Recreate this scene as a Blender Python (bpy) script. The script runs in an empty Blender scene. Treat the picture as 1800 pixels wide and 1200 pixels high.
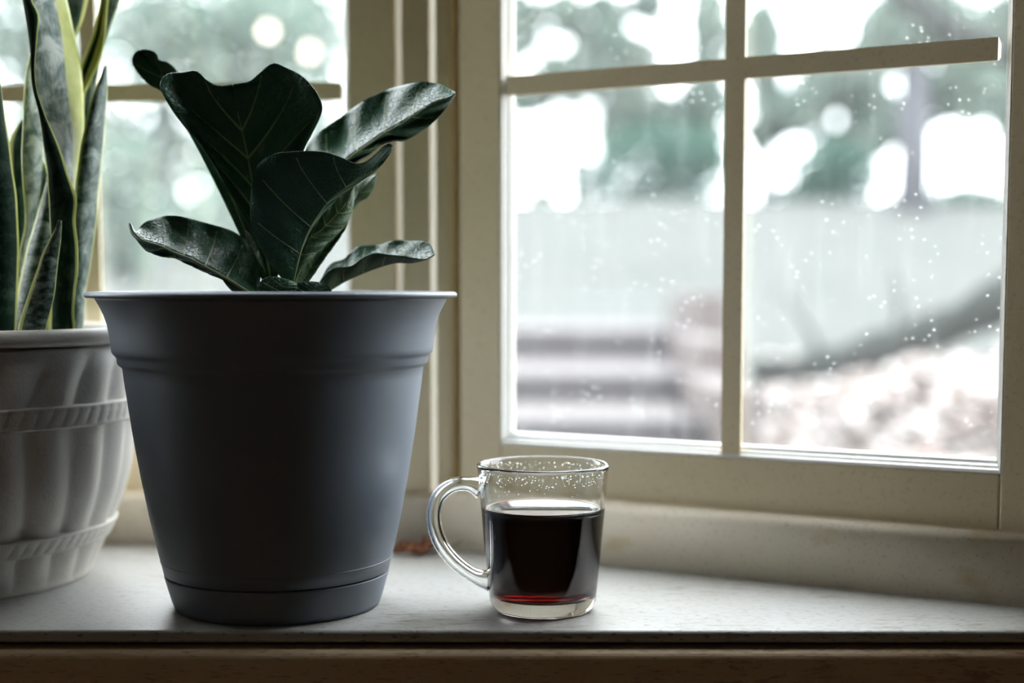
import bpy, bmesh, math, random
import numpy as np
from mathutils import Vector, Matrix
random.seed(7)
rng = np.random.default_rng(7)
scene = bpy.context.scene
COL = scene.collection

# ------------------------------------------------------------------ camera, sky, exposure
F = 2500.0                      # focal length in pixels of the 1800x1200 frame (50 mm on 36 mm)
PX, PY = 900.0, 705.0           # optical axis in the frame
TP = 0.08                       # tangent of the downward pitch
CAMZ = 0.20                     # height above the window sill (sill top is z = 0)
PITCH = math.atan(TP)
cd = bpy.data.cameras.new('camera'); cam = bpy.data.objects.new('camera', cd); COL.objects.link(cam)
cam.location = (0, 0, CAMZ)
cam.rotation_euler = (math.pi/2 - PITCH, 0, 0)
cd.lens = 50; cd.sensor_width = 36; cd.sensor_fit = 'HORIZONTAL'
cd.shift_y = (PY-600)/1800.0
cd.clip_start = 0.02; cd.clip_end = 300
cd.dof.use_dof = True; cd.dof.focus_distance = 0.855; cd.dof.aperture_fstop = 2.7
scene.camera = cam

w = bpy.data.worlds.new('sky'); scene.world = w; w.use_nodes = True
bg = w.node_tree.nodes['Background']
# overcast sky: a little brighter overhead than at the horizon
wt = w.node_tree; tc_ = wt.nodes.new('ShaderNodeTexCoord'); sx_ = wt.nodes.new('ShaderNodeSeparateXYZ')
wt.links.new(tc_.outputs['Generated'], sx_.inputs[0])
mr_ = wt.nodes.new('ShaderNodeMapRange'); mr_.inputs[1].default_value = 0.0; mr_.inputs[2].default_value = 1.0
SKY = 12.2
mr_.inputs[3].default_value = SKY*0.8; mr_.inputs[4].default_value = SKY
wt.links.new(sx_.outputs[2], mr_.inputs[0]); wt.links.new(mr_.outputs[0], bg.inputs[1])
bg.inputs[0].default_value = (0.90, 0.965, 1.0, 1)

vs = scene.view_settings
vs.view_transform = 'Standard'; vs.look = 'None'; vs.gamma = 1.0; vs.use_curve_mapping = False
vs.exposure = 0.0
scene.cycles.max_bounces = 10; scene.cycles.diffuse_bounces = 4; scene.cycles.glossy_bounces = 4
scene.cycles.transmission_bounces = 10; scene.cycles.transparent_max_bounces = 12
scene.cycles.use_denoising = True

# ------------------------------------------------------------------ geometry helpers
SP, CP = math.sin(PITCH), math.cos(PITCH)
def ray(x, y):
    u = (x-PX)/F; v = (PY-y)/F
    return Vector((u, CP+v*SP, -SP+v*CP))
def P(x, y, d):
    """world point seen at pixel x,y at distance d along world Y"""
    r = ray(x, y); return Vector((0, 0, CAMZ)) + r*(d/r.y)
def S(x, y, z=0.0):
    r = ray(x, y); return Vector((0, 0, CAMZ)) + r*((z-CAMZ)/r.z)

def tag(o, label=None, cat=None, group=None, kind=None):
    if label: o['label'] = label
    if cat: o['category'] = cat
    if group: o['group'] = group
    if kind: o['kind'] = kind
    return o
def empty(name, loc=(0, 0, 0), mat=None):
    o = bpy.data.objects.new(name, None); COL.objects.link(o)
    o.empty_display_size = 0.05
    if mat is not None: o.matrix_world = mat
    else: o.location = loc
    return o
def mesh_obj(name, verts, faces, mats, parent=None, smooth=False, mi=None, uvs=None):
    me = bpy.data.meshes.new(name)
    me.from_pydata([tuple(v) for v in verts], [], [tuple(f) for f in faces])
    if not isinstance(mats, (list, tuple)): mats = [mats]
    for m in mats: me.materials.append(m)
    if mi is not None: me.polygons.foreach_set('material_index', np.array(mi, dtype=np.int32))
    if smooth: me.polygons.foreach_set('use_smooth', np.ones(len(me.polygons), dtype=bool))
    if uvs is not None:
        ul = me.uv_layers.new(name='UVMap')
        li = np.zeros(len(me.loops), dtype=np.int32); me.loops.foreach_get('vertex_index', li)
        ul.data.foreach_set('uv', np.array(uvs, dtype=np.float32)[li].ravel())
    me.update()
    o = bpy.data.objects.new(name, me); COL.objects.link(o)
    if parent is not None: o.parent = parent       # parents are placed first, children use local coordinates
    return o
def bm_obj(name, bm, mats, parent=None, smooth=False):
    me = bpy.data.meshes.new(name)
    bmesh.ops.recalc_face_normals(bm, faces=bm.faces)
    bm.to_mesh(me); bm.free()
    if not isinstance(mats, (list, tuple)): mats = [mats]
    for m in mats: me.materials.append(m)
    if smooth: me.polygons.foreach_set('use_smooth', np.ones(len(me.polygons), dtype=bool))
    o = bpy.data.objects.new(name, me); COL.objects.link(o)
    if parent is not None: o.parent = parent
    return o
def box(name, lo, hi, mat, parent=None, bev=0.0, seg=2):
    bm = bmesh.new(); bmesh.ops.create_cube(bm, size=1)
    for v in bm.verts:
        v.co = Vector([(lo[i]+hi[i])/2 + v.co[i]*(hi[i]-lo[i]) for i in range(3)])
    if bev: bmesh.ops.bevel(bm, geom=bm.edges[:], offset=bev, segments=seg, affect='EDGES', profile=0.5)
    return bm_obj(name, bm, mat, parent, smooth=False)
def prism(name, poly, z0, z1, mat, parent=None, bev=0.0, seg=2):
    """plan polygon [(x,y)] extruded in z"""
    bm = bmesh.new()
    a = [bm.verts.new((x, y, z0)) for x, y in poly]; b = [bm.verts.new((x, y, z1)) for x, y in poly]
    n = len(poly); bm.faces.new(a[::-1]); bm.faces.new(b)
    for i in range(n): bm.faces.new((a[i], a[(i+1) % n], b[(i+1) % n], b[i]))
    if bev: bmesh.ops.bevel(bm, geom=bm.edges[:], offset=bev, segments=seg, affect='EDGES', profile=0.5)
    return bm_obj(name, bm, mat, parent)
def extrude_x(name, prof, x0, x1, mat, parent=None, smooth=False):
    """profile [(y,z)] extruded along local x; x0/x1 numbers or functions of y (mitres)"""
    f0 = x0 if callable(x0) else (lambda y: x0); f1 = x1 if callable(x1) else (lambda y: x1)
    n = len(prof)
    v = [(f0(y), y, z) for y, z in prof] + [(f1(y), y, z) for y, z in prof]
    f = [(i, (i+1) % n, n+(i+1) % n, n+i) for i in range(n)] + [tuple(range(n))[::-1], tuple(range(n, 2*n))]
    bm = bmesh.new(); vv = [bm.verts.new(p) for p in v]
    for q in f: bm.faces.new([vv[i] for i in q])
    return bm_obj(name, bm, mat, parent, smooth)
def lathe(name, prof, mats, parent=None, n=96, rfun=None, closed=False, mi=None):
    """profile [(r,z)] about local z"""
    verts = []; m = len(prof)
    for k, (r, z) in enumerate(prof):
        for i in range(n):
            a = 2*math.pi*i/n
            rr = rfun(r, z, a, k) if rfun else r
            verts.append((rr*math.cos(a), rr*math.sin(a), z))
    faces = []; mis = []
    for k in range(m-1 if not closed else m):
        k2 = (k+1) % m
        for i in range(n):
            j = (i+1) % n
            faces.append((k*n+i, k*n+j, k2*n+j, k2*n+i)); mis.append(mi[k] if mi else 0)
    if not closed:
        if prof[0][0] > 1e-6: faces.append(tuple(range(n))[::-1]); mis.append(0)
        if prof[-1][0] > 1e-6: faces.append(tuple(range((m-1)*n, m*n))); mis.append(0)
    o = mesh_obj(name, verts, faces, mats, parent, smooth=True, mi=mis)
    return o
def tube_geo(pts, rad, n=8):
    pts = [Vector(p) for p in pts]; V = []; Fc = []
    up = Vector((0.13, -0.31, 0.94))
    for i, p in enumerate(pts):
        t = (pts[min(i+1, len(pts)-1)] - pts[max(i-1, 0)])
        t = t.normalized() if t.length > 1e-9 else Vector((0, 0, 1))
        a = t.cross(up); a = a.normalized() if a.length > 1e-6 else t.orthogonal().normalized(); b = t.cross(a)
        r = rad[i] if hasattr(rad, '__len__') else rad
        for k in range(n):
            q = 2*math.pi*k/n; V.append(p + a*(r*math.cos(q)) + b*(r*math.sin(q)))
    for i in range(len(pts)-1):
        for k in range(n):
            j = (k+1) % n; Fc.append((i*n+k, i*n+j, (i+1)*n+j, (i+1)*n+k))
    Fc.append(tuple(range(n))[::-1]); Fc.append(tuple(range((len(pts)-1)*n, len(pts)*n)))
    return V, Fc
def merge(parts):
    V = []; Fc = []
    for v, f in parts:
        o = len(V); V += list(v); Fc += [tuple(i+o for i in q) for q in f]
    return V, Fc
def catmull(pts, n):
    """centripetal-ish smooth resample of a polyline to n points by arc length"""
    p = np.array(pts, float)
    if len(p) == 2:
        t = np.linspace(0, 1, n)[:, None]; return p[0]*(1-t)+p[1]*t
    e = np.vstack([2*p[0]-p[1], p, 2*p[-1]-p[-2]]); out = []
    for i in range(1, len(e)-2):
        for t in np.linspace(0, 1, 16, endpoint=False):
            a, b, c, d = e[i-1], e[i], e[i+1], e[i+2]
            out.append(0.5*((2*b)+(c-a)*t+(2*a-5*b+4*c-d)*t*t+(3*b-a-3*c+d)*t**3))
    out.append(p[-1]); out = np.array(out)
    s = np.r_[0, np.cumsum(np.linalg.norm(np.diff(out[:, :2], axis=0), axis=1))]
    q = np.linspace(0, s[-1], n)
    return np.column_stack([np.interp(q, s, out[:, k]) for k in range(out.shape[1])])

# ------------------------------------------------------------------ materials
def srgb(r, g, b):
    f = lambda c: (c/255/12.92) if c/255 <= 0.04045 else ((c/255+0.055)/1.055)**2.4
    return (f(r), f(g), f(b), 1)
class NT:
    def __init__(s, name):
        s.m = bpy.data.materials.new(name); s.m.use_nodes = True; s.t = s.m.node_tree; s.t.nodes.clear()
        s.out = s.t.nodes.new('ShaderNodeOutputMaterial')
    def n(s, typ, **kw):
        nd = s.t.nodes.new('ShaderNode'+typ)
        for k, v in kw.items():
            if k in nd.inputs: nd.inputs[k].default_value = v
            else: setattr(nd, k, v)
        return nd
    def l(s, a, b): s.t.links.new(a, b)
    def coord(s, kind='Object', scale=(1, 1, 1)):
        c = s.n('TexCoord'); mp = s.n('Mapping'); mp.inputs['Scale'].default_value = scale
        s.l(c.outputs[kind], mp.inputs[0]); return mp.outputs[0]
    def noise(s, vec, scale, detail=4, rough=0.55, dist=0.0):
        nd = s.n('TexNoise'); nd.inputs['Scale'].default_value = scale; nd.inputs['Detail'].default_value = detail
        nd.inputs['Roughness'].default_value = rough; nd.inputs['Distortion'].default_value = dist
        s.l(vec, nd.inputs['Vector']); return nd.outputs['Fac']
    def ramp(s, fac, stops):
        nd = s.n('ValToRGB'); cr = nd.color_ramp
        while len(cr.elements) < len(stops): cr.elements.new(0.5)
        for e, (p, c) in zip(cr.elements, stops):
            e.position = p; e.color = c if hasattr(c, '__len__') else (c, c, c, 1)
        s.l(fac, nd.inputs[0]); return nd.outputs[0]
    def mix(s, fac, a, b, blend='MIX'):
        nd = s.n('MixRGB', blend_type=blend)
        for i, v in enumerate((fac, a, b)):
            if isinstance(v, (int, float)) and i == 0: nd.inputs[0].default_value = v
            elif hasattr(v, 'links') or hasattr(v, 'is_linked'): s.l(v, nd.inputs[i])
            else: nd.inputs[i].default_value = v
        return nd.outputs[0]
    def math(s, op, a, b=0.0, c=None):
        nd = s.n('Math', operation=op)
        for i, v in enumerate((a, b, c)):
            if v is None: continue
            if isinstance(v, (int, float)): nd.inputs[i].default_value = v
            else: s.l(v, nd.inputs[i])
        return nd.outputs[0]
    def principled(s, color, rough=0.5, spec=0.5, bump=None, bstr=0.2, bdist=0.001, **kw):
        b = s.n('BsdfPrincipled')
        if hasattr(color, 'is_linked'): s.l(color, b.inputs['Base Color'])
        else: b.inputs['Base Color'].default_value = color
        if hasattr(rough, 'is_linked'): s.l(rough, b.inputs['Roughness'])
        else: b.inputs['Roughness'].default_value = rough
        b.inputs['Specular IOR Level'].default_value = spec
        for k, v in kw.items(): b.inputs[k.replace('_', ' ')].default_value = v
        if bump is not None:
            bn = s.n('Bump'); bn.inputs['Strength'].default_value = bstr; bn.inputs['Distance'].default_value = bdist
            s.l(bump, bn.inputs['Height']); s.l(bn.outputs[0], b.inputs['Normal'])
        s.l(b.outputs[0], s.out.inputs[0]); s.b = b
        return s.m

def paint_mat(name, col, dirt, rough=0.45, specks=0.5, grain=(3, 3, 3), stains=None, chips=False):
    t = NT(name); v = t.coord('Object'); vg = t.coord('Object', grain)
    n1 = t.noise(v, 9, 5, 0.6); n2 = t.noise(vg, 40, 6, 0.65); n3 = t.noise(v, 220, 3, 0.6)
    c = t.mix(t.ramp(n1, [(0.35, 0.0), (0.75, 0.55)]), col, dirt)
    # fine dirt specks and scratches
    sp = t.ramp(t.noise(vg, 130, 2, 0.5), [(0.61, 0.0), (0.66, specks)])
    c = t.mix(sp, c, (dirt[0]*0.45, dirt[1]*0.4, dirt[2]*0.33, 1))
    if chips:
        ch = t.ramp(t.noise(t.coord('Object', (6, 30, 30)), 7, 6, 0.75), [(0.545, 0.0), (0.575, 0.85)])
        ch = t.math('MULTIPLY', ch, t.ramp(t.noise(v, 5.5, 2, 0.5), [(0.44, 0.0), (0.56, 1.0)]))
        c = t.mix(ch, c, (dirt[0]*0.55, dirt[1]*0.5, dirt[2]*0.4, 1))
    if stains:
        st = t.ramp(t.noise(t.coord('Object', (1, 1, 1.6)), 21, 3, 0.5), [(0.60, 0.0), (0.70, 0.55)])
        c = t.mix(st, c, stains)
    h = t.math('ADD', t.math('MULTIPLY', n2, 0.7), t.math('MULTIPLY', n3, 0.5))
    return t.principled(c, rough, 0.4, bump=h, bstr=0.35, bdist=0.0012)

M = {}
def vinyl():
    t = NT('translucent_white_vinyl'); d = t.n('BsdfDiffuse'); d.inputs[0].default_value = (0.8, 0.8, 0.79, 1)
    l_ = t.n('BsdfTranslucent'); l_.inputs[0].default_value = (0.8, 0.8, 0.79, 1); m_ = t.n('MixShader'); m_.inputs[0].default_value = 0.5
    t.l(d.outputs[0], m_.inputs[1]); t.l(l_.outputs[0], m_.inputs[2]); t.l(m_.outputs[0], t.out.inputs[0]); return t.m
M['vinyl'] = vinyl()
M['paint'] = paint_mat('cream_paint', (0.80, 0.69, 0.48, 1), (0.71, 0.585, 0.375, 1), 0.42, 0.2)
M['paint_post'] = M['paint']
M['apron'] = paint_mat('apron_paint', (0.87, 0.79, 0.66, 1), (0.77, 0.65, 0.49, 1), 0.40, 0.3, stains=(0.62, 0.50, 0.24, 1))
M['bead'] = paint_mat('white_bead_paint', (0.82, 0.82, 0.80, 1), (0.74, 0.72, 0.68, 1), 0.38, 0.15)
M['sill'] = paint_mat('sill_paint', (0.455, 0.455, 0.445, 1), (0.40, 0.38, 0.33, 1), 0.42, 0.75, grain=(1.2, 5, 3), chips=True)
M['front'] = paint_mat('front_board_paint', (0.76, 0.58, 0.38, 1), (0.64, 0.45, 0.26, 1), 0.45, 0.5, grain=(1.0, 4, 5), chips=True)
M['wall'] = paint_mat('room_wall_paint', (0.14, 0.11, 0.08, 1), (0.12, 0.094, 0.066, 1), 0.7, 0.0)
M['plaster'] = paint_mat('plaster_paint', (0.55, 0.47, 0.36, 1), (0.50, 0.42, 0.31, 1), 0.7, 0.0)
def floor_mat():
    t = NT('floor_wood'); n = t.noise(t.coord('Object', (1, 9, 1)), 6, 5)
    return t.principled(t.ramp(n, [(0.3, (0.10, 0.055, 0.03, 1)), (0.7, (0.20, 0.12, 0.06, 1))]), 0.4)
M['floor'] = floor_mat()

def glass_pane():
    t = NT('dusty_window_glass')
    v = t.coord('Object'); vv = t.coord('Object', (1, 1, 0.16))
    haze = t.ramp(t.noise(v, 7, 4), [(0.3, 0.016), (0.75, 0.034)])
    streak = t.ramp(t.noise(vv, 75, 4, 0.6), [(0.52, 0.0), (0.80, 0.035)])
    vor = t.n('TexVoronoi'); vor.inputs['Scale'].default_value = 120; vor.voronoi_dimensions = '2D'; sp_ = t.n('SeparateXYZ'); cb_ = t.n('CombineXYZ'); t.l(v, sp_.inputs[0])
    t.l(sp_.outputs[0], cb_.inputs[0]); t.l(sp_.outputs[2], cb_.inputs[1]); t.l(cb_.outputs[0], vor.inputs['Vector'])
    dots = t.ramp(vor.outputs['Distance'], [(0.07, 1.0), (0.15, 0.0)])
    gate = t.ramp(t.noise(v, 38, 2, 0.5), [(0.52, 0.0), (0.64, 0.20)])
    spots = t.math('MULTIPLY', dots, gate)
    f = t.math('ADD', t.math('ADD', haze, streak), spots)
    f = t.math('MINIMUM', f, 0.6)
    tr = t.n('BsdfTransparent'); gl = t.n('BsdfGlossy'); gl.inputs['Roughness'].default_value = 0.0
    lw = t.n('LayerWeight'); lw.inputs['Blend'].default_value = 0.5      # Schlick reflectance of a thin sheet, same from both sides
    fr = t.math('ADD', t.math('MULTIPLY', t.math('POWER', lw.outputs['Facing'], 5.0), 0.9), 0.04)
    # thin sheet: dust is diffuse from both sides
    df = t.n('BsdfDiffuse'); df.inputs[0].default_value = (0.8, 0.8, 0.8, 1)
    tl = t.n('BsdfTranslucent'); tl.inputs[0].default_value = (0.85, 0.87, 0.86, 1)
    a = t.n('MixShader'); a.inputs[0].default_value = 0.65; t.l(df.outputs[0], a.inputs[1]); t.l(tl.outputs[0], a.inputs[2])
    b = t.n('MixShader'); t.l(fr, b.inputs[0]); t.l(tr.outputs[0], b.inputs[1]); t.l(gl.outputs[0], b.inputs[2])
    c = t.n('MixShader'); t.l(f, c.inputs[0]); t.l(b.outputs[0], c.inputs[1]); t.l(a.outputs[0], c.inputs[2])
    t.l(c.outputs[0], t.out.inputs[0]); return t.m
M['pane'] = glass_pane()

def pot_mat():
    t = NT('slate_grey_plastic'); v = t.coord('Object')
    n = t.noise(v, 900, 2); d = t.ramp(t.noise(v, 190, 2, 0.5), [(0.76, 0.0), (0.79, 0.5)])
    c = t.mix(t.noise(v, 6, 3), (0.125, 0.156, 0.205, 1), (0.14, 0.172, 0.222, 1))
    c = t.mix(d, c, (0.05, 0.04, 0.03, 1))
    return t.principled(c, 0.46, 1.0, bump=n, bstr=0.12, bdist=0.0004)
M['pot'] = pot_mat()
def white_pot():
    t = NT('cream_stoneware'); v = t.coord('Object'); n = t.noise(v, 420, 3, 0.6)
    c = t.mix(t.noise(v, 14, 4), (0.66, 0.64, 0.60, 1), (0.58, 0.54, 0.48, 1))
    return t.principled(c, 0.55, 0.35, bump=n, bstr=0.4, bdist=0.0009)
M['white_pot'] = white_pot()
def soil_mat():
    t = NT('potting_soil'); v = t.coord('Object'); n = t.noise(v, 160, 5, 0.7)
    return t.principled(t.ramp(n, [(0.3, (0.012, 0.008, 0.005, 1)), (0.7, (0.05, 0.034, 0.022, 1))]), 0.9, 0.2, bump=n, bstr=1.0, bdist=0.004)
M['soil'] = soil_mat()
def fig_mat(name, c1, c2, rough, ven):
    t = NT(name); v = t.coord('Object')
    c = t.mix(t.noise(v, 22, 4), c1, c2)
    # fine net of small veins
    vo = t.n('TexVoronoi', feature='DISTANCE_TO_EDGE'); vo.inputs['Scale'].default_value = 330
    t.l(v, vo.inputs['Vector'])
    net = t.ramp(vo.outputs['Distance'], [(0.0, 1.0), (0.09, 0.0)])
    c = t.mix(t.math('MULTIPLY', net, 0.35), c, ven)
    h = t.math('ADD', t.math('MULTIPLY', net, -0.6), t.math('MULTIPLY', t.noise(v, 60, 3), 0.8))
    return t.principled(c, rough, 0.17, bump=h, bstr=0.5, bdist=0.0014)
M['fig_top'] = fig_mat('fig_leaf_upper', (0.030, 0.085, 0.055, 1), (0.048, 0.118, 0.078, 1), 0.29, (0.09, 0.15, 0.085, 1))
M['fig_under'] = fig_mat('fig_leaf_underside', (0.075, 0.125, 0.068, 1), (0.10, 0.16, 0.09, 1), 0.5, (0.17, 0.22, 0.12, 1))
def plain(name, col, rough=0.5, spec=0.4, ns=30, var=0.25, bstr=0.0):
    t = NT(name); v = t.coord('Object'); n = t.noise(v, ns, 4)
    c2 = tuple(x*(1-var) for x in col[:3])+(1,)
    return t.principled(t.mix(n, col, c2), rough, spec, bump=n if bstr else None, bstr=bstr)
M['vein'] = plain('fig_vein', (0.34, 0.40, 0.20, 1), 0.5)
M['stem'] = plain('fig_stem_bark', (0.10, 0.075, 0.045, 1), 0.8, 0.2, 120, 0.5, 0.5)
def snake_mat(name, dark, pale, amount, spec=0.28, rough=0.42):
    t = NT(name); tc = t.n('TexCoord'); sx = t.n('SeparateXYZ'); t.l(tc.outputs['UV'], sx.inputs[0])
    mp = t.n('Mapping'); mp.inputs['Scale'].default_value = (1.6, 17, 1); t.l(tc.outputs['UV'], mp.inputs[0])
    mp2 = t.n('Mapping'); mp2.inputs['Scale'].default_value = (26, 30, 1); t.l(tc.outputs['UV'], mp2.inputs[0])
    n1 = t.noise(mp.outputs[0], 1.0, 3, 0.6, 0.6); n2 = t.noise(mp2.outputs[0], 1.0, 3, 0.6)
    f = t.math('ADD', t.math('MULTIPLY', n1, 0.75), t.math('MULTIPLY', n2, 0.30))
    c = t.ramp(f, [(0.40+0.12*(1-amount), dark), (0.53+0.12*(1-amount), tuple((a+b)/2 for a, b in zip(dark, pale))), (0.60+0.12*(1-amount), pale)])
    ed = t.math('ABSOLUTE', t.math('SUBTRACT', sx.outputs[0], 0.5))
    mg = t.ramp(ed, [(0.415, 0.0), (0.43, 1.0)])
    c = t.mix(mg, c, t.ramp(t.noise(mp2.outputs[0], 0.6, 2), [(0.3, (0.36, 0.42, 0.10, 1)), (0.7, (0.56, 0.57, 0.20, 1))]))
    return t.principled(c, rough, spec, bump=n2, bstr=0.06, bdist=0.001)
M['snake'] = snake_mat('snake_leaf', (0.012, 0.04, 0.028, 1), (0.26, 0.33, 0.29, 1), 0.55)
M['snake_pale'] = snake_mat('snake_leaf_pale', (0.035, 0.09, 0.068, 1), (0.50, 0.55, 0.52, 1), 1.0)
M['snake_dark'] = snake_mat('snake_leaf_dark', (0.010, 0.034, 0.020, 1), (0.06, 0.11, 0.075, 1), 0.25, 0.12, 0.6)

def mug_glass():
    t = NT('clear_glass'); v = t.coord('Object')
    b = t.n('BsdfPrincipled'); b.inputs['Base Color'].default_value = (0.985, 1.0, 0.995, 1)
    b.inputs['Roughness'].default_value = 0.0; b.inputs['IOR'].default_value = 1.5; b.inputs['Transmission Weight'].default_value = 1.0
    t.l(b.outputs[0], t.out.inputs[0]); return t.m
M['glass'] = mug_glass()
def coffee_mat():
    t = NT('black_coffee')
    b = t.n('BsdfPrincipled'); b.inputs['Base Color'].default_value = (1, 1, 1, 1)
    b.inputs['Roughness'].default_value = 0.0; b.inputs['IOR'].default_value = 1.33; b.inputs['Transmission Weight'].default_value = 1.0
    va = t.n('VolumeAbsorption'); va.inputs['Color'].default_value = (0.62, 0.12, 0.03, 1); va.inputs['Density'].default_value = 260
    t.l(b.outputs[0], t.out.inputs['Surface']); t.l(va.outputs[0], t.out.inputs['Volume']); return t.m
M['coffee'] = coffee_mat()
M['crema'] = plain('coffee_edge_film', (0.42, 0.20, 0.06, 1), 0.3)
M['drop'] = M['glass']
M['dry'] = plain('dry_leaf_brown', (0.42, 0.17, 0.085, 1), 0.7, 0.2, 90, 0.6, 0.6)
M['dry_stem'] = plain('dry_leaf_stem', (0.13, 0.07, 0.035, 1), 0.8, 0.2)

# ------------------------------------------------------------------ the bay: frames of reference
# right side window runs from the corner towards the camera, centre window nearly faces it
A0 = S(1060, 993); A1 = S(1800, 1068)
exR = (A1-A0).normalized(); nR = Vector((-exR.y, exR.x, 0))           # nR points outdoors
aL = math.radians(3.5)
exL = Vector((math.cos(aL), -math.sin(aL), 0)); nL = Vector((math.sin(aL), math.cos(aL), 0))
B0 = S(240, 957)
# corner where the two apron faces meet
den = exL.x*exR.y - exL.y*exR.x
tt = ((A0.x-B0.x)*exR.y - (A0.y-B0.y)*exR.x)/den
CR = B0 + exL*tt
def frame(o, ex, n): return Matrix(((ex.x, n.x, 0, o.x), (ex.y, n.y, 0, o.y), (0, 0, 1, 0), (0, 0, 0, 1)))
FR = frame(CR, exR, nR); FL = frame(CR, exL, nL)
def loc(fr, x, y, off):
    """local (t, z) where pixel x,y meets the plane local-y = off of a wall frame"""
    inv = fr.inverted(); o = inv @ Vector((0, 0, CAMZ)); d = inv.to_3x3() @ ray(x, y)
    k = (off-o.y)/d.y; q = o+d*k; return q.x, q.z
SY = S(900, 1106).y                    # front edge of the sill board
HEAD = 1.50                            # underside of the bay head
WT = 0.075                             # wall build-up outwards of the apron face

# ------------------------------------------------------------------ windows
def build_window(name, fr, x0, x1, z0, z1, off, stile_l, stile_r, rail_b, barx, barz, bw, label, gap_r=0.006):
    """sash: opening x0..x1, z0..z1 at the face plane local-y=off"""
    root = empty(name, mat=fr); tag(root, label, 'window', kind='structure')
    th = 0.020
    b = 0.0012
    box('stile', (x0-stile_l, off, z0-rail_b), (x0, off+th, z1+0.05), M['paint'], root, b)
    box('stile', (x1, off, z0-rail_b), (x1+stile_r, off+th, z1+0.05), M['paint'], root, b)
    box('bottom_rail', (x0+0.0002, off+0.0004, z0-rail_b), (x1-0.0002, off+th-0.0004, z0), M['paint'], root, b)
    box('top_rail', (x0+0.0002, off+0.0004, z1), (x1-0.0002, off+th-0.0004, z1+0.05), M['paint'], root, b)
    # stepped glazing beads, mitred, sloping from the face to the glass
    prof = [(0.000, 0.0), (0.0010, 0.0020), (0.0045, 0.0028), (0.0050, 0.0042), (0.0085, 0.0054), (0.0090, 0.0072), (0.0120, 0.0082), (0.0150, 0.0082)]
    for side in range(4):
        V = []; Fc = []
        for d, l in prof:
            y = off+d; lx = l*0.55
            if side == 0: V += [(x0+lx, y, z0+l), (x0+lx, y, z1-l)]
            if side == 1: V += [(x1-lx, y, z1-l), (x1-lx, y, z0+l)]
            if side == 2: V += [(x1-lx, y, z0+l), (x0+lx, y, z0+l)]
            if side == 3: V += [(x0+lx, y, z1-l), (x1-lx, y, z1-l)]
        n = len(prof)
        # closing points on the timber
        y = off+0.015
        if side == 0: V += [(x0, y, z0), (x0, y, z1)]
        if side == 1: V += [(x1, y, z1), (x1, y, z0)]
        if side == 2: V += [(x1, y, z0), (x0, y, z0)]
        if side == 3: V += [(x0, y, z1), (x1, y, z1)]
        for i in range(n): Fc.append((2*i, 2*i+1, 2*i+3, 2*i+2))
        Fc.append(tuple(range(0, 2*n+2, 2))); Fc.append(tuple(range(1, 2*n+3, 2))[::-1])
        Fc.append((2*n, 2*n+1, 1, 0))
        bm = bmesh.new(); vv = [bm.verts.new(p) for p in V]
        for q in Fc:
            try: bm.faces.new([vv[i] for i in q])
            except ValueError: pass
        bm_obj('glazing_bead', bm, M['bead'], root)
    box('pane', (x0+0.002, off+0.0125, z0+0.004), (x1-0.002, off+0.0150, z1-0.004), M['pane'], root)
    # snap-in grille bars standing just clear of the glass, ends cut a little short
    def bar(a0, a1, c, wdt, vertical):
        h = wdt/2
        pr = [(off+0.002, -h), (off+0.002, h), (off+0.0052, h), (off+0.0060, h*0.85), (off+0.0084, h*0.85), (off+0.0090, h*0.66), (off+0.0120, h*0.62),
              (off+0.0120, -h*0.62), (off+0.0090, -h*0.66), (off+0.0084, -h*0.85), (off+0.0060, -h*0.85), (off+0.0052, -h)]
        n = len(pr); V = []
        for e in (a0, a1):
            for y, q in pr: V.append((c+q, y, e) if vertical else (e, y, c+q))
        Fc = [(i, (i+1) % n, n+(i+1) % n, n+i) for i in range(n)]+[tuple(range(n)), tuple(range(n, 2*n))]
        bm = bmesh.new(); vv = [bm.verts.new(p) for p in V]
        for q in Fc: bm.faces.new([vv[i] for i in q])
        bm_obj('grille_bar', bm, M['paint'], root)
    zs = [z0+0.001]
    for zb in barz:
        bar(x0+0.0045, x1-gap_r, zb, bw, False)
        for xb in barx: bar(zs[-1], zb-bw/2, xb, bw*0.98, True)
        zs.append(zb+bw/2)
    for xb in barx: bar(zs[-1], z1-0.001, xb, bw*0.98, True)
    return root

OFF = 0.014
# right-hand side window
xa, zb1 = loc(FR, 880, 782, OFF); xb, zb2 = loc(FR, 1758, 830, OFF)
_, zt1 = loc(FR, 899, 150, OFF+0.004); _, zt2 = loc(FR, 1771, 86, OFF+0.004)
zbar = (zt1+zt2)/2; z0R = (zb1+zb2)/2
_, za = loc(FR, 1771, 66, OFF+0.004); _, zc = loc(FR, 1771, 107, OFF+0.004); bwR = za-zc
xm0, _ = loc(FR, 1275, 505, OFF+0.004); xm1, _ = loc(FR, 1304, 505, OFF+0.004)
xsl, _ = loc(FR, 808, 505, OFF)
ph = zbar-z0R; z1R = min(z0R+5*ph, HEAD-0.055)
_, zap = loc(FR, 1430, 912, 0.0)                  # apron height
railR = z0R-zap+0.004
print('RIGHT', xa, xb, z0R, zbar, bwR, xm0, xm1, 'apron', zap, 'corner', CR, 'SY', SY)
stR = 0.048
bars = [z0R+k*ph for k in (1, 2, 3, 4)]
build_window('window_2', FR, xa, xb, z0R, z1R, OFF, xa-xsl, stR, railR, [(xm0+xm1)/2], bars, bwR,
             'cream painted side window with four-light grille and dusty glass, right of the corner', gap_r=0.0085)
xendR = xb+stR
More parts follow.
